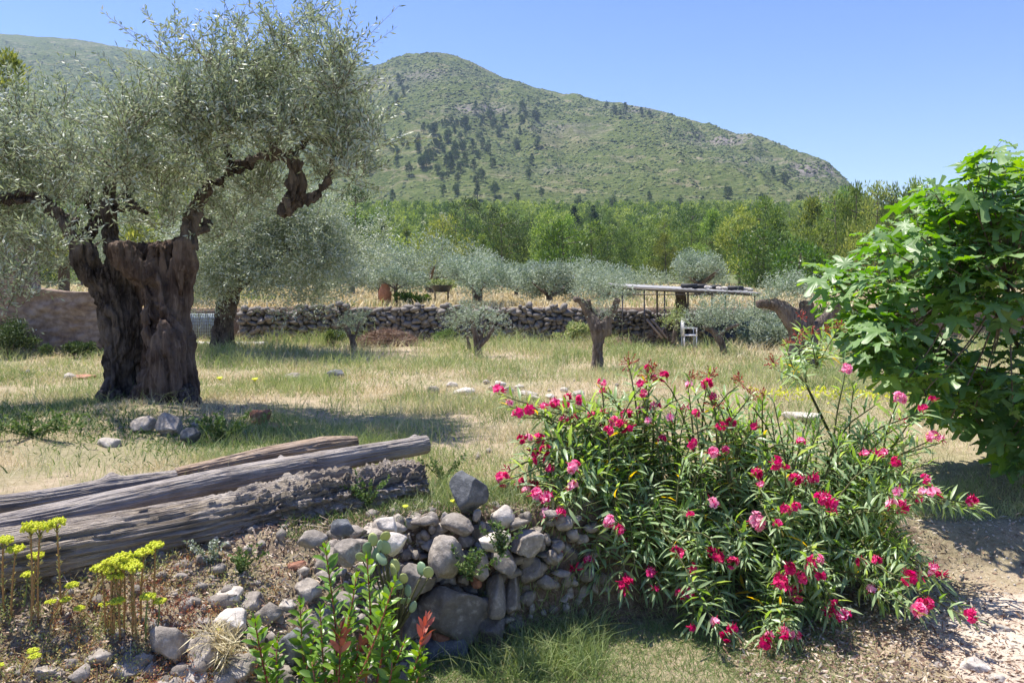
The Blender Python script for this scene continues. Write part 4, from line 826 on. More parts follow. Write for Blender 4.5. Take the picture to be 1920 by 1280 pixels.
# things in the shelter
cx, cz = W(1292, 0, 23.2)[0], hn(W(1292, 0, 23.2)[0], 23.2)
ch = thing('chair', (cx, 23.2, cz), 'white garden chair standing in the dark mouth of the shelter', 'chair')
one('seat', lambda mb: box(mb, (cx, 23.2, cz+.40), (.42, .4, .035)), 'white_paint', ch)
one('backrest', lambda mb: [box(mb, (cx-.2, 23.2+dy, cz+.62), (.035, .04, .5)) for dy in (-.18, -.09, 0, .09, .18)]+[box(mb, (cx-.2, 23.2, cz+.88), (.04, .44, .06))], 'white_paint', ch)
for a in (-.18, .18):
    for b in (-.17, .17): one('leg', lambda mb: box(mb, (cx+a, 23.2+b, cz+.19), (.035, .035, .40)), 'white_paint', ch)
for b in (-.2, .2): one('armrest', lambda mb: [box(mb, (cx, 23.2+b, cz+.62), (.4, .04, .03)), box(mb, (cx+.18, 23.2+b, cz+.51), (.03, .035, .2))], 'white_paint', ch)
def lathe(mb, c, prof, seg=18):
    th = np.arange(seg)/seg*6.2832; n = len(prof); V = np.array([[r*math.cos(a), r*math.sin(a), z] for r, z in prof for a in th])+np.asarray(c)
    i = np.arange(n-1)[:, None]*seg; j = np.arange(seg)[None]; mb.add(V, np.stack([i+j, i+(j+1) % seg, i+(j+1) % seg+seg, i+j+seg], -1).reshape(-1, 4))
for px, y, s, lb in ((1338, 24.6, 1, 'black drum at the back of the shelter, behind the leaning olive trunk'), (1365, 24.8, .9, 'dark drum at the right end of the shelter beside the thicket')):
    x = W(px, 0, y)[0]; d = one('drum', lambda mb: lathe(mb, (0, 0, 0), [(0.01, 0), (.28*s, 0), (.3*s, .03), (.28*s, .28*s), (.3*s, .3*s), (.28*s, .33*s), (.28*s, .6*s), (.3*s, .62*s), (.28*s, .86*s), (.26*s, .88*s), (.01, .88*s)]), 'barrel', None, True); d.location = (x, y, hn(x, y)); tag(d, lb, 'drum')
# stacked planks leaning, old trunk stump inside shelter
px0 = W(1238, 0, 23.8); xx = px0[0]
for k, (a, b_, lb) in enumerate(((1212, 1242, 'long bare plank leaning to the left against the brushwood beside the shelter'), (1222, 1250, 'second bare plank leaning beside the brushwood pile at the shelter'), (1255, 1232, 'short board leaning the other way across the leaning planks'))):
    A = W(a, 598, 23.5+.1*k); B = W(b_, 634, 23.3+.1*k); o = one('plank', lambda mb: addtube(mb, [A, B], [.035, .04], seg=4, step=.5), 'log_brown'); tag(o, lb, 'plank')
def brush(name, px, py, y, wpx, hpx, label, n=2600, seed=9):
    global rng; old = rng; rng = np.random.default_rng(seed); x, z = baserow(px, y); w, h = wpx/F*y, hpx/F*y
    a = rng.uniform(-1, 1, (n, 2)); a = a[(a**2).sum(1) < 1]; hh = h*(1-(a**2).sum(1))**.7
    P = np.stack([x+a[:, 0]*w/2, y+a[:, 1]*w*.35, z+hh*rng.random(len(a))**.35], -1); D = nrm(rng.normal(size=(len(a), 3))*np.array([1, .8, .35]))
    V, Q, r = leaves(P-D*.2, D, .45, .022, mid=.5); r = r*.8
    o = mesh(name, V, Q, M['litter'], r); rng = old; return tag(o, label, 'brush pile')
brush('brush_pile', 725, 650, 24.5, 120, 30, 'rounded reddish brown heap of cut brushwood before the terrace wall', 5000, 9)
brush('brush_pile', 1236, 640, 23.9, 50, 34, 'grey brown brushwood heap at the left foot of the shelter', 1500, 10)
brush('brush_pile', 1180, 640, 24.5, 90, 14, 'low spread of dry branches between pollarded trunk and shelter', 1500, 11)
# dark stump inside shelter + dark trunk
fieldtree('tree_trunk', [[(1282, 640, 0, 12), (1280, 600, 0, 13), (1277, 570, 0, 11), (1276, 545, 0, 10)], [(1281, 590, 0, 8), (1292, 600, 0, 4)]], 25.4, .04, 'thick black tree trunk standing at the back of the shelter', None, 0, 0, 27, 'olive_bark', .04, 'tree trunk')
# clay jar, planter on terrace
x, z = baserow(722, 29); j = one('clay_jar', lambda mb: lathe(mb, (0, 0, 0), [(.01, 0), (.14, 0), (.22, .2), (.26, .42), (.22, .62), (.13, .74), (.15, .80), (.12, .8), (.1, .74)]), 'clay', None, True); j.location = (x, 29, z); tag(j, 'orange clay jar standing on the terrace between two slim olives', 'jar')
x, z = baserow(828, 30); pl = thing('raised_planter', (x, 30, z), 'dark trough on thin legs with yellow green plants, on the terrace', 'planter')
one('trough', lambda mb: lathe(mb, (x, 30, z+.45), [(.01, 0), (.30, .02), (.42, .26), (.44, .28), (.4, .27), (.01, .24)]), 'barrel', pl, True)
for a in (-.25, .25):
    for b in (-.2, .2): one('leg', lambda mb: box(mb, (x+a, 30+b, z+.22), (.03, .03, .5)), 'metal', pl)
C = [(x+.2*k-.4, 30, z+.78) for k in range(5)]; V, Q, r, _ = blobs_leaves(C, [.16]*5, 700, .10, .04, upb=.5); mesh('plant', V, Q, M['grass_green'], r, pl)

# ------------------------------------------------------------------ logs
def logmesh(name, P, R, mat, label, knob=None, seed=0, ridge=.012, knots=(), cat='log', step=.009, seg=110, ends=None):
    P, R = resample(np.array(P), np.array(R), step); n = len(P)
    T = nrm(np.gradient(P, axis=0)); A = nrm(np.cross(T, np.array([0, 0, 1.]))); B = np.cross(T, A)
    th = np.arange(seg)/seg*2*np.pi; s = np.concatenate([[0], np.cumsum(np.linalg.norm(np.diff(P, axis=0), axis=1))])
    TH, SS = np.meshgrid(th, s); q = np.stack([np.cos(TH)*2.2+TH*0, np.sin(TH)*2.2, SS*1.1], -1)
    rr = np.ones_like(TH)*R[:, None]; lo_ = fbm(q*.7+seed, 2, seed); rr = rr*(1+.10*lo_)
    q2 = np.stack([np.cos(TH)*13, np.sin(TH)*13, SS*1.5+.6*fbm(q, 2, 4)], -1); a = fbm(q2, 3, seed+1); rid = np.clip(1-np.abs(a)*5.5, 0, 1)
    rr = rr-ridge*rid*1.3+ridge*.5*fbm(q2*2.5, 2, seed+2)
    if knob is not None:
        kk = np.clip((SS/s[-1]-knob[0])/.22, 0, 1); q3 = np.stack([np.cos(TH)*2.5, np.sin(TH)*2.5, SS*7.5+1.5*fbm(q*3, 2, 9)], -1)
        b = np.abs(fbm(q3, 3, seed+7)); c = fbm(q3*2.7, 3, seed+11); e = 1-np.abs(fbm(q3*4.5, 2, seed+13))*3; rr = rr+kk*knob[1]*(.8-2.4*b+.9*c-.35*np.clip(e, 0, 1))
    for (ks, ka, kr, kh) in knots:
        d2 = ((SS/s[-1]-ks)*s[-1])**2+(((TH-ka+np.pi) % (2*np.pi)-np.pi)*R.mean())**2; rr = rr+kh*np.exp(-d2/kr**2)
    V = (P[:, None]+rr[..., None]*(A[:, None]*np.cos(TH)[..., None]+B[:, None]*np.sin(TH)[..., None])).reshape(-1, 3)
    i = np.arange(n-1)[:, None]*seg; j = np.arange(seg)[None]; j2 = (j+1) % seg; Q = np.stack([i+j, i+j2, i+j2+seg, i+j+seg], -1).reshape(-1, 4)
    V = np.vstack([V, P[0], P[-1]]); jj = np.arange(seg); k = (jj+1) % seg; c0 = len(V)-2
    T3 = np.concatenate([np.stack([jj*0+c0, k, jj], -1), np.stack([jj*0+c0+1, (n-1)*seg+jj, (n-1)*seg+k], -1)])
    # local frame: long axis to Y so the grain runs along the log
    ax = P[-1]-P[0]; yaw = math.atan2(-ax[0], ax[1]); pit = math.atan2(ax[2], math.hypot(ax[0], ax[1])); c = P[0]
    from mathutils import Euler; Rm = np.array(Euler((pit, 0, yaw)).to_matrix()); Vl = (V-c)@Rm
    o = mesh(name, Vl, [Q, T3], M[mat], np.full(len(Q)+len(T3), .5), None, True); o.location = c; o.rotation_euler = (pit, 0, yaw); return tag(o, label, cat)
A_ = W(-260, 1110, 3.62); B_ = W(0, 1056, 3.98); C_ = W(300, 1000, 4.45); D_ = W(560, 945, 4.95); E_ = W(788, 904, 5.42)
logmesh('log', [A_, B_, C_, D_, E_], [.185, .172, .158, .15, .125], 'log', 'thick cracked grey log with a gnarled burled right end, lowest of the felled logs', knob=(.5, .062), seed=3, ridge=.022)
logmesh('log', [W(-250, 1030, 4.0), W(0, 990, 4.3), W(200, 950, 4.6), W(400, 905, 5.0), W(600, 868, 5.45), W(800, 833, 5.95)], [.075, .078, .088, .085, .08, .068], 'log_smooth', 'smooth bleached grey pole resting along the top of the thick cracked log', seed=13, ridge=.007, knots=[(.42, 3.6, .03, .03), (.66, 4.4, .02, .02), (.97, 4.6, .03, .02), (.53, 3.0, .02, .02)])
logmesh('log', [W(-250, 975, 4.3), W(0, 948, 4.6), W(120, 930, 4.8), W(205, 915, 4.95), W(330, 895, 5.2)], [.06, .062, .06, .066, .05], 'log_smooth', 'short grey branch lying behind the left part of the smooth bleached pole', seed=23, ridge=.007, knots=[(.76, 4.4, .04, .03)])
logmesh('log', [W(330, 893, 5.5), W(480, 862, 5.85), W(600, 840, 6.2), W(668, 828, 6.4)], [.06, .085, .09, .05], 'log_brown', 'pale brown weathered log at the back, behind the smooth bleached pole', seed=33, ridge=.012)

# ------------------------------------------------------------------ grass (uncountable)
def grass(name, n, region, hgt, wid, mat, seed, dens=None, lean=.35, ypow=1.0, rfun=None):
    global rng; old = rng; rng = np.random.default_rng(seed)
    (u0, u1), (y0, y1) = region
    y = (y0**(1-ypow)+(y1**(1-ypow)-y0**(1-ypow))*rng.random(n))**(1/(1-ypow)) if ypow != 1 else y0*(y1/y0)**rng.random(n)
    u = rng.uniform(u0, u1, n); x = u*y
    keep = np.ones(n, bool)
    if dens is not None: keep = rng.random(n) < dens(x, y)
    x, y = x[keep], y[keep]; n = len(x); z = Hn(x, y)-.01
    h = hgt(x, y)*(.5+.8*rng.random(n)); D = nrm(np.stack([rng.normal(size=n)*lean, rng.normal(size=n)*lean, np.ones(n)], -1))
    P = np.stack([x, y, z], -1); S = nrm(np.cross(D, rng.normal(size=(n, 3)))); w = (wid*(.7+.6*rng.random(n))*np.maximum(1, y/7))[:, None]
    b = np.stack([rng.normal(size=n), rng.normal(size=n), -np.abs(rng.normal(size=n))*.5], -1)*h[:, None]*.28
    m = P+D*h[:, None]*.55; t = P+D*h[:, None]+b
    V = np.stack([P-S*w*.5, P+S*w*.5, m+S*w*.4, m-S*w*.4, t], 1).reshape(-1, 3); k = np.arange(n)[:, None]*5
    r = rng.random(n) if rfun is None else np.clip(rfun(x, y)+rng.normal(size=n)*.22, 0, 1)
    o = mesh(name, V, [k+[[0, 1, 2, 3]], k+[[3, 2, 4]]], M[mat], np.concatenate([r, r])); rng = old
    return tag(o, kind='stuff')
def above(x, y): return (y > np.interp(x, BX, BY)+.02)
def inpath(x, y): return x > np.interp(y, [1.5, 4.7, 5.3, 6.0, 6.8, 7.6], [2.1, 2.5, 2.5, 2.6, 3.1, 3.9])
dry = lambda x, y: np.clip(.62+1.9*f2(x, y, 1.1, 4, 41), .06, 1)*above(x, y)*(y < 26.4)
grass('dry_grass', 230000, ((-.85, .80), (3.6, 26.4)), lambda x, y: np.interp(y, [4, 9, 15, 24], [.06, .10, .16, .28])*np.clip(1+1.5*f2(x, y, 1.4, 3, 42), .3, 2.2), .0035, 'grass_dry', 1, dry, .55, 1.25)
grn = lambda x, y: np.clip(.28+2.2*f2(x, y, .55, 4, 43)+.25*(y > 13)+.2*np.exp(-((x+5.6)**2/1.5+(y-9)**2/.6))+.4*np.exp(-((x+2.9)**2/.4+(y-8.3)**2/.8))-.5*np.exp(-((x+4.9)**2/2.2+(y-7.7)**2/.9)), 0, 1)*above(x, y)*(y < 26.4)
grass('green_grass', 260000, ((-.85, .80), (3.6, 26.4)), lambda x, y: np.interp(y, [4, 9, 15, 24], [.09, .14, .22, .38])*np.clip(1+1.6*f2(x, y, 1.5, 3, 44), .3, 2.4), .004, 'grass_green', 2, grn, .4, 1.2, lambda x, y: .5+.6*f2(x, y, .8, 2, 45))
grass('terrace_grass', 90000, ((-.8, .7), (27.1, 78)), lambda x, y: .30+.2*f2(x, y, .3, 2, 46), .012, 'grass_dry', 3, lambda x, y: np.clip(.7+f2(x, y, .25, 3, 47), .1, 1), .35, 1.6)
grass('terrace_weeds', 40000, ((-.8, .7), (27.1, 78)), lambda x, y: .32+.2*f2(x, y, .3, 2, 48), .014, 'grass_green', 4, lambda x, y: np.clip(.25+1.4*f2(x, y, .2, 3, 49), 0, 1), .35, 1.6)
lawnd = lambda x, y: (~above(x, y-.0))*(~inpath(x, y))*(y < np.interp(x, BX, BY)-.12)*np.where(x < -.55, 0, np.clip((2.35-x)*1.4+.0, 0, 1))*np.clip(.8+.8*f2(x, y, 1.5, 3, 51), .15, 1)
grass('lawn', 120000, ((-.16, .62), (3.0, 6.2)), lambda x, y: .075+.05*f2(x, y, 1.2, 2, 52), .0035, 'grass_green', 5, lawnd, .75, 0.5, lambda x, y: .35+.6*f2(x, y, 1.3, 2, 53))
grass('wall_foot_grass', 5200, ((-.10, .12), (4.4, 5.3)), lambda x, y: .22+0*x, .0045, 'grass_green', 6, lambda x, y: (y < np.interp(x, BX, BY)-.02)*np.exp(-((x-.25)**2/.14)), .5, 0.5, lambda x, y: .4+0*x)
weedd = lambda x, y: np.clip(np.exp(-((x+4.8)**2/2.2+(y-8.0)**2/.5))+np.exp(-((x+2.9)**2/.25+(y-7.9)**2/.7))*1.0+np.exp(-((x+6.6)**2/1.5+(y-9.6)**2/.5)), 0, 1)*above(x, y)
grass('weeds', 60000, ((-.8, -.2), (6, 12)), lambda x, y: .10+0*x, .010, 'weed', 7, lambda x, y: weedd(x, y)*.35, .7, 1.2)
# tall pale seed stalks near the middle
grass('seed_stalks', 2600, ((-.15, .35), (7, 24)), lambda x, y: .42+0*x, .0028, 'grass_dry', 8, lambda x, y: above(x, y)*np.clip(f2(x, y, .5, 2, 55)+.5, 0, 1), .14, 1.0)
# rubble, leaf litter
def bank(x, y): w = np.interp(x, WX, WW); s = (y-np.interp(x, BX, BY))*.9; return (s > -w*1.02) & (s < .35)
def scatter_rect(n, x0, x1, y0, y1, ok):
    x = rng.uniform(x0, x1, n); y = rng.uniform(y0, y1, n); k = ok(x, y); return x[k], y[k]
x, y = scatter_rect(60000, -3.6, .4, 2.2, 5.3, lambda x, y: bank(x, y) & (rng.random(len(x)) < .8)); n = len(x)
P = np.stack([x, y, Hn(x, y)+.005+.02*rng.random(n)], -1); D = nrm(rng.normal(size=(n, 3))*np.array([1, 1, .35])); V, Q, r = leaves(P, D, .015+.05*rng.random(n)**2, .004+.010*rng.random(n), mid=.5)
tag(mesh('leaf_litter', V, Q, M['litter'], r), kind='stuff')
x, y = scatter_rect(26000, 1.3, 4.6, 4.2, 7.0, lambda x, y: (rng.random(len(x)) < np.clip(1.25-np.abs(x-2.2)*.8, .08, 1)) & ~above(x, y-.4)); n = len(x)
P = np.stack([x, y, Hn(x, y)+.012+.02*rng.random(n)], -1); D = nrm(rng.normal(size=(n, 3))*np.array([1, 1, .3])); V, Q, r = leaves(P, D, .02+.05*rng.random(n)**2, .005+.012*rng.random(n), mid=.5)
tag(mesh('leaf_litter', V, Q, M['litter'], r), kind='stuff')
def pebbles(n, x0, x1, y0, y1, ok, s0_, s1_, mat, name='gravel'):
    x, y = scatter_rect(n, x0, x1, y0, y1, ok); n = len(x); V0, T = ico(1); s = s0_+(s1_-s0_)*rng.random(n)**3
    V = V0[None]*(s[:, None, None]*(.6+.5*rng.random((n, 1, 3))))*(1+.25*rng.normal(size=(n, len(V0), 1))*.6)+np.stack([x, y, Hn(x, y)+s*.15], -1)[:, None]
    Tt = (T[None]+np.arange(n)[:, None, None]*len(V0)).reshape(-1, 3)
    tag(mesh(name, V.reshape(-1, 3), Tt, M[mat], np.repeat(rng.random(n), len(T))), kind='stuff')
pebbles(2600, -3.8, .3, 2.2, 5.2, lambda x, y: bank(x, y), .008, .05, 'stone')
pebbles(5000, 1.9, 6, 3.5, 7.2, lambda x, y: ~above(x, y-.1), .003, .016, 'stone_pale')
pebbles(900, -7, 3, 5.2, 22, lambda x, y: rng.random(len(x)) < .5, .01, .05, 'stone')
x, y = scatter_rect(900, -9, -3, 7.0, 20, lambda x, y: np.exp(-((x+8.2)**2/2+(y-15)**2/3)) > rng.random(len(x)))

# ------------------------------------------------------------------ oleanders
def strip_leaves(P, D, L, Wd, up, droop=.25, r=None):
    """long lance leaves: 3 stations, folded"""
    n = len(P); S = nrm(np.cross(D, up)); N = np.cross(S, D); L = L[:, None]; Wd = Wd[:, None]
    N = N*np.sign(N[:, 2:3]+1e-6); dr = droop*L
    a = P; b = P+D*L*.35+N*L*.02; c = P+D*L*.72-N*dr*.35; t = P+D*L-N*dr
    V = np.stack([a, b+S*Wd*.5+N*Wd*.16, b, b-S*Wd*.5+N*Wd*.16, c+S*Wd*.38+N*Wd*.1, c, c-S*Wd*.38+N*Wd*.1, t], 1).reshape(-1, 3); k = np.arange(n)[:, None]*8
    Q = np.concatenate([k+[[1, 2, 5, 4]], k+[[2, 3, 6, 5]]]); T = np.concatenate([k+[[0, 2, 1]], k+[[0, 3, 2]], k+[[4, 5, 7]], k+[[5, 6, 7]]])
    r = rng.random(n) if r is None else r
    return V, Q, T, np.concatenate([np.tile(r, 2), np.tile(r, 4)])
def floret(mb, c, ax, R, r):
    ax = nrm(ax); s = nrm(np.cross(ax, rng.normal(size=3))); t = np.cross(ax, s); a0 = rng.random()*6.28
    for layer in range(2):
        for k in range(5):
            a = a0+k*1.2566+layer*.6; d = (s*math.cos(a)+t*math.sin(a)); e = np.cross(ax, d); Rk = R*(1-.35*layer); li = .25+.5*layer
            p0 = c+ax*R*.1*layer; p1 = p0+d*Rk*.55+ax*Rk*li*.5; p2 = p0+d*Rk*.95+ax*Rk*li*(.6+.3*rng.random())
            V = [p0, p1-e*Rk*.42, p2-e*Rk*.30, p2+e*Rk*.22, p1+e*Rk*.42]
            mb.add(V, [[0, 1, 2, 4]], min(1, max(0, r+rng.normal()*.2))); mb.T.append(np.array([[mb.n-5+2, mb.n-5+3, mb.n-5+4]])); mb.rt.append(np.array([min(1, max(0, r+.15))]))
def mkcluster(kf, R, spread, mat, base):
    mb = MB()
    for k in range(kf):
        d = nrm(rng.normal(size=3)+np.array([0, -.3, .5])); floret(mb, d*spread*rng.uniform(.5, 1), d, R*rng.uniform(.8, 1.1), base+rng.normal()*.15)
    for k in range(5):   # unopened buds
        d = nrm(rng.normal(size=3)+np.array([0, 0, .8])); V, Q, T = tube([d*spread*.5, d*(spread+.02)], [.004, .002], seg=4, step=.02); mb.add(V, Q, .05)
    nq = sum(len(q) for q in mb.Q); return mb
FL_big = [mkcluster(k, .027, .036, 'pink', b).build('flower_cluster', M['pink']).data for k, b in ((7, .3), (10, .6), (6, .15), (8, .85), (5, .45))]
FL_sml = [mkcluster(k, .025, .02, 'pink', b).build('flower_cluster', M['pink']).data for k, b in ((2, .3), (3, .6), (1, .15), (3, .85), (4, .4), (2, 1.))]
FL_pal = [mkcluster(k, .029, .045, 'palepink', b).build('flower_cluster', M['palepink']).data for k, b in ((9, .4), (12, .6))]
def withered():
    mb = MB()
    for k in range(16):
        d = nrm(rng.normal(size=3)+np.array([0, 0, 1.0])); L = rng.uniform(.03, .07); V, Q, T = tube([d*0, d*L*.7, d*L+np.array([0, 0, -.005])], [.0016, .0016, .0045], seg=4, step=.02); mb.add(V, Q, rng.random())
        V, Q2, T2, rr = strip_leaves((d*L)[None], nrm(d+rng.normal(size=3)*.5)[None], np.array([.022]), np.array([.010]), rng.normal(size=(1, 3))); n0 = mb.n; mb.add(V, Q2); mb.T.append(T2+n0); mb.rt.append(np.full(len(T2), rng.random()))
    return mb.build('withered_cluster', M['wither']).data
FL_wit = [withered() for _ in range(3)]
for o in [o for o in COL.objects if o.name.startswith(('flower_cluster', 'withered_cluster')) and o.parent is None]: bpy.data.objects.remove(o)
FLN = dict(b=FL_big, s=FL_sml, p=FL_pal, w=FL_wit)
def ydep(row, px=1200): return float(np.interp(row, [600, 700, 850, 1000, 1150, 1260], [6.3, 6.05, 5.65, 5.3, 5.05, 4.85]))
def oleander(label, roots, heads, blank, seed, leafy=26):
    global rng; old = rng; rng = np.random.default_rng(seed)
    c = np.mean(np.array(roots), 0); root = thing('oleander_bush', c, label, 'oleander'); st = MB(); LP = []; LD = []; LL = []; LW = []; LR = []
    ex = [(px+rng.uniform(-34, 34), py+rng.uniform(-26, 30), 's') for px, py, k in heads if k in 'bs' and rng.random() < .75]; heads = heads+ex[:max(0, 99-len(heads))]; ntall = 0
    tips = [(px, py, k, 1) for px, py, k in heads]+[(px, py, None, 0) for px, py in blank]
    for (px, py, kind, fl) in tips:
        y = ydep(py, px)+(rng.uniform(-.36, -.05) if fl else rng.uniform(-.22, .42)); tip = W(px, py, y); g_ = hn(tip[0], y)
        if tip[2] < g_+.05: tip[2] = g_+.06
        d2 = [np.linalg.norm((tip-np.array(r))[:2])+rng.random()*.5 for r in roots]; b = np.array(roots[int(np.argmin(d2))])+rng.normal(size=3)*np.array([.09, .09, 0])
        mid = b*.45+tip*.55+np.array([0, .05, .16]); mid[2] = max(mid[2], b[2]*.4+tip[2]*.6)
        thin = 1.
        if 1430 < px < 1580 and py < 720:
            fk = W(1512, 722, 6.15) if px < 1505 else W(1530, 690, 6.1); ntall += 1
            if ntall in (1, 5): V, Q, T3 = tube([W(1575, 850, 6.2), W(1545, 790, 6.2), fk], [.012, .011, .009], seg=6, step=.1, cap=False); st.add(V, Q)
            b = fk; mid = (fk+tip)/2+rng.normal(size=3)*.02; thin = .6
        Pp, Rr = resample([b, mid, tip], [.011, .007, .004], .06); V, Q, T3 = tube([b, mid, tip], [.010*thin, .007*thin, .004*thin], seg=5, step=.12, cap=False); st.add(V, Q)
        # leaves in whorls of three along the outer part
        s = np.concatenate([[0], np.cumsum(np.linalg.norm(np.diff(Pp, axis=0), axis=1))]); Ltot = s[-1]
        nw = int(rng.integers(8, 13)); reach = min(.58, Ltot*.8)
        for w_ in range(nw):
            q = Ltot-.012-reach*(w_/nw)**1.1; p = np.array([np.interp(q, s, Pp[:, a]) for a in range(3)]); p2 = np.array([np.interp(q-.05, s, Pp[:, a]) for a in range(3)]); T = nrm(p-p2)
            A = nrm(np.cross(T, rng.normal(size=3))); B = np.cross(T, A); open_ = .35+.65*min(1, w_/4)
            for k in range(3):
                if rng.random() < .2: continue
                a = k*2.094+w_*1.05+rng.normal()*.2; d = nrm(T*(1.15-open_)+(A*math.cos(a)+B*math.sin(a))*open_+np.array([0, 0, .12])); LP.append(p); LD.append(d); L = rng.uniform(.10, .175)*(.75 if w_ < 2 else 1); LL.append(L); LW.append(L*rng.uniform(.13, .18))
                LR.append(rng.random()*.93 if rng.random() > (.015 if w_ < 5 else .10) else .98)
        if fl:
            me = FLN[kind][int(rng.integers(len(FLN[kind])))]; o = bpy.data.objects.new('withered_cluster' if kind == 'w' else 'flower_cluster', me); COL.objects.link(o); o.parent = root
            o.location = tuple(tip+np.array([0, -.02, .03])-np.array(c)); o.rotation_euler = (rng.uniform(-.4, .4), rng.uniform(-.4, .4), rng.random()*6.28); sc1 = rng.uniform(.8, 1.25)*(1.25 if kind == 's' else 1); o.scale = (sc1,)*3
    V, Q, T, rr = strip_leaves(np.array(LP), np.array(LD), np.array(LL), np.array(LW), rng.normal(size=(len(LP), 3))*.35+np.array([0, 0, 1.]), .18, np.array(LR))
    mesh('leaves', V, [Q, T], M['oleander'], rr, root); tag(st.build('stem', M['green_twig'], root, True), kind='stuff')
    rng = old; return root
H1 = [(1128, 724, 'b'), (955, 762, 's'), (992, 775, 's'), (1020, 770, 's'), (1046, 770, 's'), (1062, 770, 's'), (1087, 758, 'b'), (978, 830, 'b'), (1012, 832, 'b'), (1022, 850, 'b'), (1000, 855, 's'), (1075, 882, 'b'), (944, 904, 'b'), (980, 915, 'b'), (1000, 925, 'b'), (1042, 935, 'b'), (1005, 952, 'b'), (985, 945, 's'), (1025, 970, 's'), (1050, 970, 's'), (1075, 792, 's'), (1118, 802, 's'), (1150, 795, 'b'), (1165, 805, 'b'), (1183, 808, 's'), (1215, 796, 's'), (1200, 775, 's'), (1255, 790, 's'), (1243, 712, 'b'), (1202, 727, 's'), (1214, 712, 'w'), (1180, 690, 'w'), (1222, 700, 'w'), (1290, 728, 's'), (1325, 726, 's'), (1295, 715, 'w'), (1330, 712, 'w'), (1306, 783, 'b'), (1294, 838, 'b'), (1350, 805, 'b'), (1368, 800, 'b'), (1335, 855, 'b'), (1360, 852, 's'), (1240, 830, 's'), (1335, 750, 's'), (1340, 768, 'w'), (1411, 808, 's'), (1385, 722, 'w'), (1405, 745, 'w'),
      (1142, 985, 'p'), (1160, 1000, 's'), (1165, 1022, 's'), (1103, 1058, 's'), (1046, 1078, 's'), (1078, 1075, 's'), (1172, 1100, 'b'), (1168, 1115, 's'), (1218, 1082, 's'), (1226, 1112, 's'), (1270, 1042, 'b'), (1296, 1072, 'b'), (1332, 1040, 'b'), (1345, 1050, 'b'), (1372, 1060, 'b'), (1275, 1120, 's'), (1290, 1118, 's'), (1340, 1172, 's'), (1372, 1184, 'b'), (1360, 1220, 'b'), (1293, 972, 's'), (1335, 948, 's'), (1295, 1183, 's'), (1205, 745, 's'), (1225, 718, 's'), (1030, 885, 's'), (1140, 815, 's')]
H2 = [(1416, 984, 'p'), (1450, 875, 'b'), (1490, 905, 's'), (1522, 902, 's'), (1470, 962, 's'), (1490, 956, 's'), (1535, 942, 's'), (1555, 950, 's'), (1585, 700, 'p'), (1683, 754, 'p'), (1727, 772, 'b'), (1690, 795, 's'), (1745, 825, 'b'), (1678, 872, 'b'), (1655, 856, 's'), (1640, 860, 's'), (1732, 905, 's'), (1750, 930, 's'), (1820, 945, 's'), (1668, 952, 's'), (1688, 957, 's'), (1478, 1072, 'b'), (1462, 1098, 'b'), (1530, 1055, 'b'), (1502, 1090, 's'), (1490, 1118, 'b'), (1535, 1085, 's'), (1612, 1060, 's'), (1640, 1058, 's'), (1702, 1090, 'b'), (1725, 1085, 's'), (1745, 1080, 's'), (1728, 1142, 'b'), (1720, 1150, 'b'), (1817, 1160, 'b'), (1632, 1112, 's'), (1466, 1195, 's'), (1490, 1198, 'b'), (1552, 1155, 's'), (1580, 1162, 's'), (1475, 650, 'w'), (1495, 640, 'w'), (1520, 632, 'w'), (1545, 628, 'w'), (1500, 602, 'w'), (1568, 622, 'w'), (1450, 690, 'w'), (1430, 750, 'w'), (1432, 1275, 'b'), (1500, 835, 's'), (1425, 915, 's')]
br = random.Random(12)
def fill(n, poly):
    out = []
    xs = [p[0] for p in poly]; ys = [p[1] for p in poly]
    while len(out) < n:
        x, y = br.uniform(min(xs), max(xs)), br.uniform(min(ys), max(ys)); c = False; j = len(poly)-1
        for i in range(len(poly)):
            if (poly[i][1] > y) != (poly[j][1] > y) and x < (poly[j][0]-poly[i][0])*(y-poly[i][1])/(poly[j][1]-poly[i][1])+poly[i][0]: c = not c
            j = i
        if c: out.append((x, y))
    return out
B1 = fill(165, [(990, 790), (1060, 750), (1180, 720), (1330, 740), (1420, 760), (1420, 1180), (1330, 1210), (1200, 1150), (1090, 1100), (1050, 980), (960, 900)])
B2 = fill(50, [(1290, 735), (1420, 735), (1560, 800), (1650, 770), (1600, 860), (1380, 850)])+fill(150, [(1400, 790), (1480, 830), (1560, 880), (1640, 780), (1740, 840), (1770, 900), (1700, 1000), (1740, 1040), (1700, 1150), (1600, 1190), (1520, 1210), (1400, 1200), (1400, 900)])+[(1470, 665), (1530, 660), (1560, 665), (1600, 730), (1640, 760), (1820, 960), (1840, 955), (1790, 950), (1810, 1175), (1790, 1170)]
r1 = [(.95, 5.75, hn(.95, 5.75)), (1.25, 5.7, hn(1.25, 5.7)), (.75, 5.45, hn(.75, 5.45)), (1.5, 5.55, hn(1.5, 5.55)), (1.15, 5.35, hn(1.15, 5.35))]
r2 = [(2.25, 5.95, hn(2.25, 5.95)), (2.5, 5.9, hn(2.5, 5.9)), (2.0, 5.6, hn(2.0, 5.6)), (2.7, 6.05, hn(2.7, 6.05)), (1.85, 5.85, hn(1.85, 5.85))]
oleander('broad oleander bush dense with crimson pink flowers, next to the dry stone wall', r1, H1, B1, 71)
oleander('pink flowering oleander with tall bare shoots, between the broad oleander and the path', r2, H2, B2, 72)

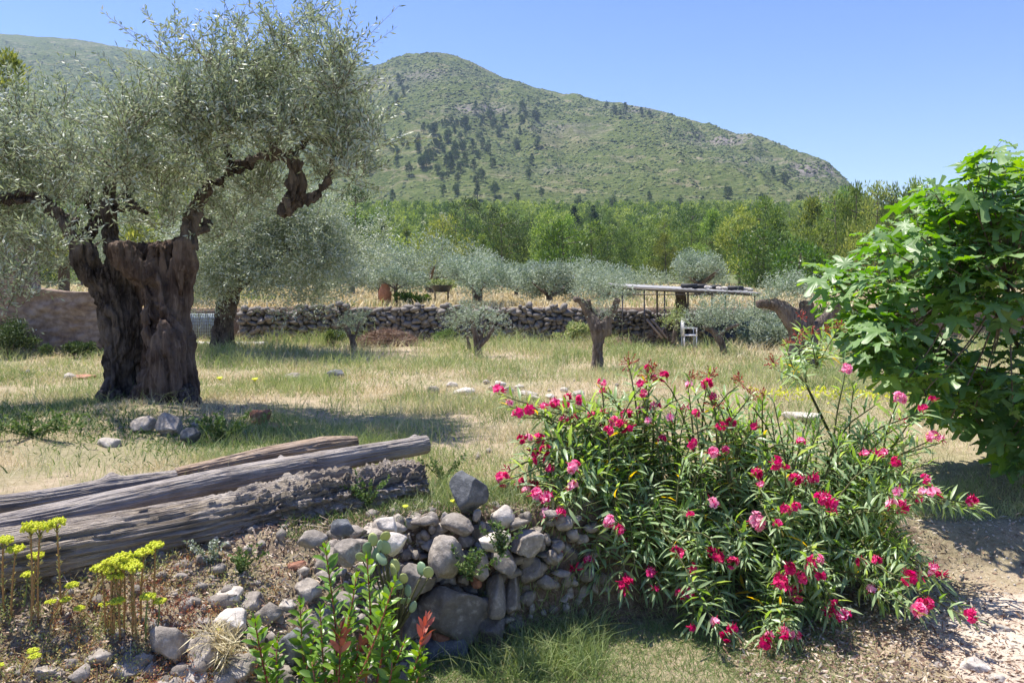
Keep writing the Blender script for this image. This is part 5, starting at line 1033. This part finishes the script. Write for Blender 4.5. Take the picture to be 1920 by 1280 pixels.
# ------------------------------------------------------------------ fig tree
def figleaf_outline(r, nl=5):
    lob = {5: [(-2.15, .62), (-1.05, .86), (0, 1.05), (1.05, .86), (2.15, .62)], 3: [(-1.15, .8), (0, 1.0), (1.15, .8)]}[nl]
    pts = []
    th = np.linspace(-2.75, 2.75, 37)
    for a in th:
        v = .42
        for (c, R) in lob: v = max(v, R*math.exp(-((a-c)/.33)**4)*1.0)
        v *= 1+.03*math.sin(a*23); pts.append((v*math.sin(a), v*math.cos(a)))
    return np.array(pts)
def make_fig():
    global rng; old = rng; rng = np.random.default_rng(5)
    base = np.array([7.0, 9.0, hn(7.0, 9.0)]); root = thing('fig_tree', base, 'leafy green fig tree with large lobed leaves filling the right side', 'fig tree')
    st = MB(); tips = []
    ctr = np.array([4.9, 7.8, 2.0])
    poly = [(1530, 500), (1560, 540), (1610, 440), (1640, 420), (1700, 390), (1740, 350), (1830, 300), (1860, 270), (1960, 330), (2100, 350), (2100, 950), (1960, 930), (1880, 880), (1850, 810), (1740, 790), (1660, 720), (1600, 640), (1540, 590)]
    main = []
    for k in range(11):
        a = rng.uniform(0, 6.28); e = ctr+np.array([math.cos(a)*rng.uniform(.3, 1.0), math.sin(a)*.7, rng.uniform(-.5, .9)]); m = base*.5+e*.5+np.array([0, 0, -.15]); main.append((m, e))
        addtube(st, [base+rng.normal(size=3)*np.array([.1, .1, 0]), m, e], [.045, .026, .014], seg=7, step=.15)
    T_ = fill(205, poly)+[(1862, 285), (1868, 330), (1880, 300), (1700, 385), (1640, 455), (1545, 520), (1565, 560), (1560, 500), (1815, 350), (1850, 380), (1900, 400), (1760, 380), (1730, 395), (1870, 850), (1900, 900), (1905, 860), (1840, 800)]
    LV = []; LF = []; LQ = []; LRn = []; nv = 0; fan5 = figleaf_outline(1); fan3 = figleaf_outline(1, 3); pet = MB()
    for (px, py) in T_:
        edge = rng.random(); y = 7.6+rng.uniform(-.9, 1.0); tip = W(px, py, y)
        mm = min(main, key=lambda q: np.linalg.norm(q[1]-tip)+rng.random()*.4)[1]; mid = (mm+tip)/2+np.array([0, 0, -.08])
        addtube(st, [mm, mid, tip], [.010, .008, .005], seg=5, step=.12); T = nrm(tip-mid)
        nl = int(rng.integers(7, 11)); a0 = rng.random()*6.28
        for k in range(nl):
            q = k/nl; p = tip-T*.34*q; a = a0+k*2.4; A = nrm(np.cross(T, np.array([.1, .2, 1.]))); B = np.cross(T, A)
            d = nrm((A*math.cos(a)+B*math.sin(a))*(.5+.5*q)+np.array([0, 0, .35])+T*(.5-.4*q)); pl_ = rng.uniform(.06, .13); p2 = p+d*pl_
            V, Q, _ = tube([p, p2], [.003, .002], seg=3, step=.2, cap=False); pet.add(V, Q)
            # blade frame: forward direction droops, normal tends up
            fwd = nrm(d*np.array([1, 1, .3])+np.array([0, 0, -.35*rng.random()-.05])+rng.normal(size=3)*.15); nrm_ = nrm(np.array([0, 0, 1.])-fwd*fwd[2]+rng.normal(size=3)*.28); sd_ = nrm(np.cross(fwd, nrm_)); up = np.cross(sd_, fwd)
            sz = rng.uniform(.13, .235)*(.55 if k == 0 else 1); O = (fan5 if rng.random() < .8 else fan3)*sz
            X, Yv = O[:, 0], O[:, 1]; rad = np.hypot(X, Yv)
            Z = .16*np.abs(X)-.55*rad**2/sz*.55+.012*np.sin(np.arange(len(X))*1.9)
            ring = p2+sd_*X[:, None]+fwd*(Yv+sz*.25)[:, None]+up*Z[:, None]; inner = p2+sd_*(X*.5)[:, None]+fwd*(Yv*.5+sz*.25)[:, None]+up*(.16*np.abs(X)*.5-.55*(rad*.5)**2/sz*.55)[:, None]
            c = p2+fwd*sz*.25; n = len(X); VV = np.vstack([c, inner, ring, p2]); i = np.arange(n-1)
            LV.append(VV); LF.append(np.vstack([np.stack([i*0, i+1, i+2], -1), [[0, n, 1]]])+nv); LQ.append(np.stack([i+1, i+1+n, i+2+n, i+2], -1)+nv)
            rv = rng.random(); LRn.append((rv, n)); nv += len(VV)
    rq = np.concatenate([np.full(n-1, r) for r, n in LRn]); rt = np.concatenate([np.full(n, r) for r, n in LRn])
    mesh('leaves', np.concatenate(LV), [np.concatenate(LQ), np.concatenate(LF)], M['fig'], np.concatenate([rq, rt]), root, True)
    tag(pet.build('petiole', M['green_twig'], root), kind='stuff')
    st.build('branches', M['twig'], root, True); rng = old
make_fig()

# ------------------------------------------------------------------ glossy evergreen shrub at lower left of centre
def ovate(P, D, L, Wd, up, r):
    n = len(P); S = nrm(np.cross(D, up)); N = np.cross(S, D); N = N*np.sign(N[:, 2:3]+1e-6); L = L[:, None]; Wd = Wd[:, None]
    st = [(.22, .36, .0), (.5, .5, .01), (.8, .34, -.02)]; vs = [P]
    for t, w, z in st: c = P+D*L*t+N*L*z; vs += [c+S*Wd*w+N*Wd*.14, c, c-S*Wd*w+N*Wd*.14]
    vs.append(P+D*L-N*L*.06); V = np.stack(vs, 1).reshape(-1, 3); k = np.arange(n)[:, None]*11
    Q = np.concatenate([k+[[1, 2, 5, 4]], k+[[2, 3, 6, 5]], k+[[4, 5, 8, 7]], k+[[5, 6, 9, 8]]]); T = np.concatenate([k+[[0, 2, 1]], k+[[0, 3, 2]], k+[[7, 8, 10]], k+[[8, 9, 10]]])
    return V, Q, T, np.tile(r, 8)
sr = thing('evergreen_shrub', hit(640, 1279), 'bright green glossy leaved shrub with coppery young shoots, left of the stone wall', 'shrub')
stb = MB(); LP, LD, LL, LR = [], [], [], []; RP, RD, RL_ = [], [], []
for (x0_, x1_, y1_, red) in [(632, 610, 1025, 0), (700, 688, 1045, 0), (500, 478, 1165, 0), (588, 562, 1128, 0), (735, 800, 1160, 1), (660, 655, 1150, 0), (620, 640, 1175, 1), (690, 720, 1130, 0), (560, 590, 1190, 0), (720, 760, 1200, 0), (660, 700, 1180, 1), (760, 790, 1215, 0), (640, 668, 1080, 0), (600, 585, 1240, 0), (650, 740, 1090, 0), (540, 520, 1200, 0), (700, 735, 1240, 0), (660, 630, 1230, 0), (620, 600, 1140, 0), (745, 730, 1165, 0)]:
    yb_ = 3.75+rng.uniform(-.1, .15); a = W(x0_+rng.normal()*10, 1330, yb_); b = W(x1_, y1_, yb_+rng.uniform(-.05, .15)); m = (a+b)/2+rng.normal(size=3)*.02
    addtube(stb, [a, m, b], [.006, .005, .003], seg=5, step=.06); Pp, _ = resample([a, m, b], [1, 1, 1], .008); s = np.linalg.norm(b-a)
    nn = int(s*.8/.011)
    for k in range(nn):
        p = Pp[max(0, len(Pp)-1-int(k*.011/.008))]; T = nrm(b-m); an = k*2.4; A = nrm(np.cross(T, [.3, .2, 1.]))  ; B = np.cross(T, A); f = min(1, k/6)
        d = nrm(T*(1.1-.5*f)+(A*math.cos(an)+B*math.sin(an))*(.4+.5*f)); L = rng.uniform(.06, .09)*(.5+.5*f)
        if red and k < 14: RP.append(p); RD.append(nrm(d+T*.6)); RL_.append(L*1.1)
        else: LP.append(p); LD.append(d); LL.append(L); LR.append(rng.random()*(.94 if rng.random() < .99 else 1))
LL = np.array(LL); V, Q, T, rr = ovate(np.array(LP), np.array(LD), LL, LL*.42, rng.normal(size=(len(LP), 3))*.4+np.array([0, 0, 1.]), np.array(LR)); mesh('leaves', V, [Q, T], M['shrub'], rr, sr, True)
RL_ = np.array(RL_); V, Q, T, rr = ovate(np.array(RP), np.array(RD), RL_, RL_*.3, rng.normal(size=(len(RP), 3)), rng.random(len(RP))); o = mesh('young_leaves', V, [Q, T], M['red_leaf'], rr, sr, True); o['label'] = 'coppery red young shoots'
stb.build('stem', M['red_leaf'], sr, True)
# grey-green succulent
su = thing('succulent', hit(760, 1150), 'pale grey green succulent with round fleshy leaves growing between shrub and stone wall', 'succulent'); stb = MB(); V0, T0 = ico(2); lf = MB()
for (a, b) in [(700, 1020), (690, 1035), (712, 1030), (725, 1035), (705, 1048), (680, 1050), (722, 1055), (740, 1080), (752, 1100), (765, 1115), (745, 1068), (805, 1080), (792, 1075), (772, 1145), (708, 1125), (700, 1165), (760, 1090), (735, 1110), (755, 1130), (718, 1012)]:
    p = W(a, b, 4.15+rng.uniform(-.05, .05)); e = W(740, 1190, 4.25); addtube(stb, [e, (e+p)/2+np.array([0, 0, .0]), p], [.008, .006, .004], seg=5, step=.08)
    d = nrm(np.array([rng.normal()*.5, rng.normal()*.4-.2, 1])); s = nrm(np.cross(d, [rng.normal(), 1, .2])); nn = np.cross(s, d); L = rng.uniform(.035, .05)
    V = p+d*L*.6+V0[:, :1]*s*L*.62+V0[:, 1:2]*nn*L*.14+V0[:, 2:]*d*L*.85; lf.add(V, T0, rng.random())
lf.build('leaves', M['succulent'], su, True); stb.build('stem', M['green_twig'], su, True)

# ------------------------------------------------------------------ yellow stonecrop, lower left
def stalk(h, seed):
    global rng; old = rng; rng = np.random.default_rng(seed); root = thing('stonecrop', (0, 0, 0), 'stonecrop stalk with a flat lime yellow flower head rising before the thick log', 'stonecrop', 'yellow flowering stonecrop stalks'); root['_loc'] = [0, 0, 0]
    lean = rng.normal(size=2)*.03; t = np.array([lean[0], lean[1], h]); sb = MB(); addtube(sb, [(0, 0, -.02), t*.5+np.array([lean[1]*.3, 0, 0]), t], [.0045, .004, .003], seg=5, step=.04)
    n = int(h*300); q = rng.random(n)*.92; P = q[:, None]*t+rng.normal(size=(n, 3))*.001; D = nrm(rng.normal(size=(n, 3))*np.array([1, 1, .4])+np.array([0, 0, 1.0])); V, Q, r = leaves(P, D, .016, .0045, mid=.5); sb.add(V, Q, .35+.4*r)
    sb.build('stem', M['stonecrop'], root)
    hb = MB(); n = 110; a = rng.random(n)*6.28; rd = .034*rng.random(n)**.5; P = np.stack([t[0]+rd*np.cos(a), t[1]+rd*np.sin(a), t[2]+.012-rd*.25+rng.normal(size=n)*.003], -1); V0, T0 = ico(1)
    V = (V0[None]*.0052*(.7+.6*rng.random((n, 1, 1)))+P[:, None]).reshape(-1, 3); hb.add(V, (T0[None]+np.arange(n)[:, None, None]*len(V0)).reshape(-1, 3), np.repeat(rng.random(n), len(T0)))
    D = nrm(rng.normal(size=(n*3, 3))+np.array([0, 0, .8])); V, Q, r = leaves(np.repeat(P, 3, 0), D, .009, .004, mid=.5); hb.add(V, Q, r)
    hb.build('flower_head', M['yellow'], root)
    rb = MB()
    for k in range(7):
        e = t*(1-.04*k/7)*np.array([1, 1, .93]); ang = k*.9; addtube(rb, [e, t+np.array([.025*math.cos(ang), .025*math.sin(ang), .008])], [.0018, .0015], seg=3, step=.03)
    rb.build('branchlet', M['stonecrop'], root); rng = old; return root
SP = [stalk(.20, 1), stalk(.26, 2), stalk(.15, 3)]; su_ = [0, 0, 0]; sh_ = [.20, .26, .15]
for i, (px, tr_, bs) in enumerate([(8, 1012, 1150), (20, 1032, 1160), (58, 992, 1180), (115, 980, 1150), (72, 990, 1170), (60, 1045, 1160), (42, 1080, 1150), (105, 1095, 1150), (165, 1075, 1135), (173, 1080, 1140), (198, 1064, 1190), (212, 1052, 1195), (222, 1046, 1190), (232, 1050, 1190), (226, 1062, 1200), (215, 1080, 1195), (206, 1078, 1190), (248, 1058, 1200), (256, 1062, 1205), (264, 1036, 1170), (286, 1026, 1150), (274, 1116, 1200), (291, 1130, 1200), (90, 1130, 1170), (98, 1138, 1175), (180, 1132, 1175), (203, 1118, 1180), (30, 1232, 1272), (15, 1254, 1285), (2, 1132, 1180), (38, 1228, 1275), (180, 1145, 1185)]):
    b = hit(px+rng.normal()*3, min(bs, 1279)); y = b[1]; b = np.array([(px-960)/F*y, y, hn((px-960)/F*y, y)]); h = W(px, tr_, y)[2]-b[2]; k = int(np.argmin([abs(h-v) for v in sh_])); s = h/sh_[k]
    s2 = min(1.25, max(.75, s*.9+.05)); lb = 'stonecrop stalk with a flat lime yellow flower head rising before the thick log'
    lb, gp = (('tall stonecrop stalk with flat lime yellow head at the left end of the thick log', 'stonecrop at the left edge') if px < 130 else ('stonecrop stalk with lime yellow head in the dense middle clump before the log', 'stonecrop in the middle clump') if px < 245 else ('slender yellow headed stonecrop stalk right of the dense clump', 'stonecrop right of the clump'))
    if bs > 1260: lb, gp = 'short stonecrop stalk with yellow head at the bottom left corner', 'stonecrop in the corner'
    if not su_[k]: r = place(SP[k], b, i, 1); su_[k] = 1
    else: r = dup(SP[k], b, i*1.7)
    r.scale = (s2, s2, max(.3, s)); r['label'] = lb; r['group'] = gp
# fleshy ground mat of stonecrop and twiggy stuff
x, y = scatter_rect(5500, -3.2, -1.25, 2.7, 4.4, lambda x, y: bank(x, y) & (y < np.interp(x, BX, BY)-.03) & (f2(x, y, 3.0, 2, 61)+.25 > rng.random(len(x))*.8-.2)); n = len(x); P = np.stack([x, y, Hn(x, y)], -1)
k = np.repeat(np.arange(n), 9); up = P[k]+np.stack([rng.normal(size=len(k))*.012, rng.normal(size=len(k))*.012, rng.random(len(k))*.055], -1); V, Q, r = leaves(up, nrm(rng.normal(size=(len(k), 3))+np.array([0, 0, .9])), .017, .006, mid=.5, r=np.clip(np.repeat(.68+.8*f2(x, y, 5, 2, 62), 9)+rng.normal(size=len(k))*.15, 0, 1))
tag(mesh('stonecrop_mat', V, Q, M['stonecrop'], r), kind='stuff')
grass('bank_grass', 9000, ((-.72, .02), (2.8, 5.4)), lambda x, y: .09+0*x, .003, 'grass_dry', 12, lambda x, y: bank(x, y)*np.clip(.25+f2(x, y, 2, 2, 63), 0, 1), .8, .5)
grass('bank_weeds', 9000, ((-.3, .08), (4.2, 5.6)), lambda x, y: .10+0*x, .005, 'weed', 13, lambda x, y: np.clip(.5+f2(x, y, 2, 2, 64), 0, 1)*(y > np.interp(x, BX, BY)-.15), .6, .5)
# twigs on the bank
tb = MB()
for k in range(140):
    x = rng.uniform(-3.2, -.2); yb_ = float(np.interp(x, BX, BY)); y = yb_-rng.uniform(-.05, 1.0); a = np.array([x, y, hn(x, y)+.015]); d = nrm(rng.normal(size=3)*np.array([1, 1, .15])); L = rng.uniform(.06, .28); e = a+d*L; e[2] = hn(e[0], e[1])+rng.uniform(.01, .07)
    if k % 3 == 0: addtube(tb, [a, (a+e)/2+rng.normal(size=3)*.02, e], [.003, .0025, .0015], seg=4, step=.05)
    else: addtube(tb, [a, (a+e)/2+rng.normal(size=3)*.01, e], [.002, .0018, .001], seg=3, step=.06)
tag(tb.build('twigs', M['litter']), kind='stuff')
# little grey-green seedlings by the log
def weedplant(px, py, h, label, n=120, seed=1, mat='weed', leaf=.02, stems=6, y=None, cat='plant', spread=.5, name='plant'):
    b = hit(px, py) if y is None else W(px, py, y); root = thing(name, b, label, cat); C = MB(); L = MB(); r = np.random.default_rng(seed)
    for k in range(stems):
        e = b+np.array([r.normal()*h*spread, r.normal()*h*spread*.6, h*r.uniform(.5, 1)]); m = (b+e)/2+np.array([0, 0, .1*h]); addtube(C, [b, m, e], [.003, .002, .001], seg=4, step=.04)
        q = r.random(n//stems)[:, None]; P = b*(1-q)**2+2*m*q*(1-q)+e*q*q; D = nrm(r.normal(size=P.shape)+np.array([0, 0, .3])); V, Q, rr = leaves(P, D, leaf, leaf*(.5 if mat != 'grass_dry' else .05), mid=.5); L.add(V, Q, rr)
    C.build('stem', M['green_twig'], root); L.build('leaves', M[mat], root); return root
weedplant(450, 1075, .16, 'small blue green leafy weed growing in the shadow under the thick log', 500, 1, 'weed', .022, 12)
weedplant(395, 1060, .16, 'feathery grey green weed leaning on the thick log near its knot', 420, 2, 'olive', .02, 10)
weedplant(880, 1085, .22, 'thin leafy weed sprouting out of the face of the dry stone wall', 420, 3, 'weed', .03, 10, y=4.62)
weedplant(940, 1040, .2, 'small green tuft hanging between pale capstone and wall face', 360, 4, 'weed', .028, 9, y=4.6)
weedplant(690, 945, .2, 'green weed climbing over the gnarled end of the thick log', 420, 5, 'weed', .025, 10, y=5.0)
weedplant(830, 905, .22, 'wispy green weed between the log end and the dark boulder', 420, 6, 'weed', .028, 10)
weedplant(415, 830, .35, 'blue green spurge like weed in the shade right of the ancient olive foot', 900, 7, 'weed', .04, 16)
weedplant(60, 820, .25, 'low dark green weed patch left of the ancient olive mound', 900, 8, 'weed', .04, 16, spread=1.2)
weedplant(420, 1250, .22, 'dry straw tuft splayed over the rubble bank rocks', 300, 9, 'grass_dry', .12, 12, spread=.35)
# yellow daisies
def daisy(px, py, base, label, s=.02):
    b = hit(px, base); t = W(px, py, b[1]); root = thing('yellow_flower', b, label, 'flower'); one('stem', lambda mb: addtube(mb, [b, (b+t)/2, t], [.003, .002, .002], seg=4, step=.05), 'green_twig', root)
    hb = MB(); n = 26; a = np.arange(n)/n*6.28; D = nrm(np.stack([np.cos(a), np.sin(a)-.5, .35+0*a], -1)); V, Q, r = leaves(np.repeat(t[None], n, 0), D, s, s*.5, np.tile([0, 0, 1.], (n, 1)), mid=.7); hb.add(V, Q, r); V0, T0 = ico(1); hb.add(V0*s*.45+t, T0, .9); hb.build('petals', M['yellow'], root)
daisy(412, 710, 735, 'yellow daisy in the grass, left one of the pair beside the tree shadow', .06)
daisy(478, 712, 735, 'yellow daisy in the grass, right one of the pair beside the tree shadow', .06)
daisy(850, 940, 962, 'yellow daisy below the dark boulder on the wall top', .025)
daisy(760, 950, 975, 'yellow daisy at the gnarled end of the thick log', .022)
daisy(410, 1180, 1200, 'tiny yellow flower among the rubble bank rocks', .014)
# yellow flowering strip + hose near the fig
x, y = scatter_rect(2500, 3.6, 7.6, 10.6, 12.6, lambda x, y: rng.random(len(x)) < np.exp(-((y-11.7)/.35)**2)*.7); n = len(x)
V, Q, r = leaves(np.stack([x, y, Hn(x, y)+.03+.08*rng.random(n)], -1), nrm(rng.normal(size=(n, 3))+np.array([0, -.5, .7])), .07, .03, mid=.5); tag(mesh('yellow_groundcover', V, Q, M['yellow'], r), kind='stuff')

# ------------------------------------------------------------------ haze
hm = bpy.data.materials.new('air_haze'); hm.use_nodes = True; t = hm.node_tree; t.nodes.remove(t.nodes['Principled BSDF'])
pv = t.nodes.new('ShaderNodeVolumePrincipled'); pv.inputs['Color'].default_value = (.55, .72, 1, 1); pv.inputs['Density'].default_value = .00014; pv.inputs['Anisotropy'].default_value = .2
t.links.new(pv.outputs[0], t.nodes['Material Output'].inputs['Volume'])
hb_ = MB(); box(hb_, (0, 1700, 285), (7600, 3900, 590)); ho = hb_.build('haze', hm); tag(ho, kind='stuff')

x, y = scatter_rect(3000, -3.4, -.1, 2.6, 5.0, lambda x, y: bank(x, y) & (y < np.interp(x, BX, BY)-.08) & (f2(x, y, 1.5, 2, 81)+.15+.25*(x > -1.8) > rng.random(len(x))*.7)); rbm = MB()
for a, b in zip(x, y):
    q = .02+.06*rng.random()**2; V, T = rockV((q*2*rng.uniform(.7, 1.3), q*1.6, q*1.3), 1 if q < .035 else 2, int(rng.integers(1e6)), rough=.25); rbm.add(V+np.array([a, b, hn(a, b)+q*.25]), T, rng.random())
tag(rbm.build('rubble', M['rubble'], None, True), kind='stuff')

grass('tall_tufts', 26000, ((-.85, .80), (5.4, 26.3)), lambda x, y: .20+.012*y, .0035, 'grass_green', 31, lambda x, y: above(x, y)*(f2(x, y, 2.6, 3, 91) > .22)*1.0, .38, 1.2, lambda x, y: .6+.5*f2(x, y, .8, 2, 92))
grass('low_weeds', 26000, ((-.85, .80), (5.0, 22)), lambda x, y: .07+0*x, .010, 'weed', 32, lambda x, y: above(x, y)*(f2(x, y, 1.7, 4, 93) > .24)*.8, .8, 1.2)
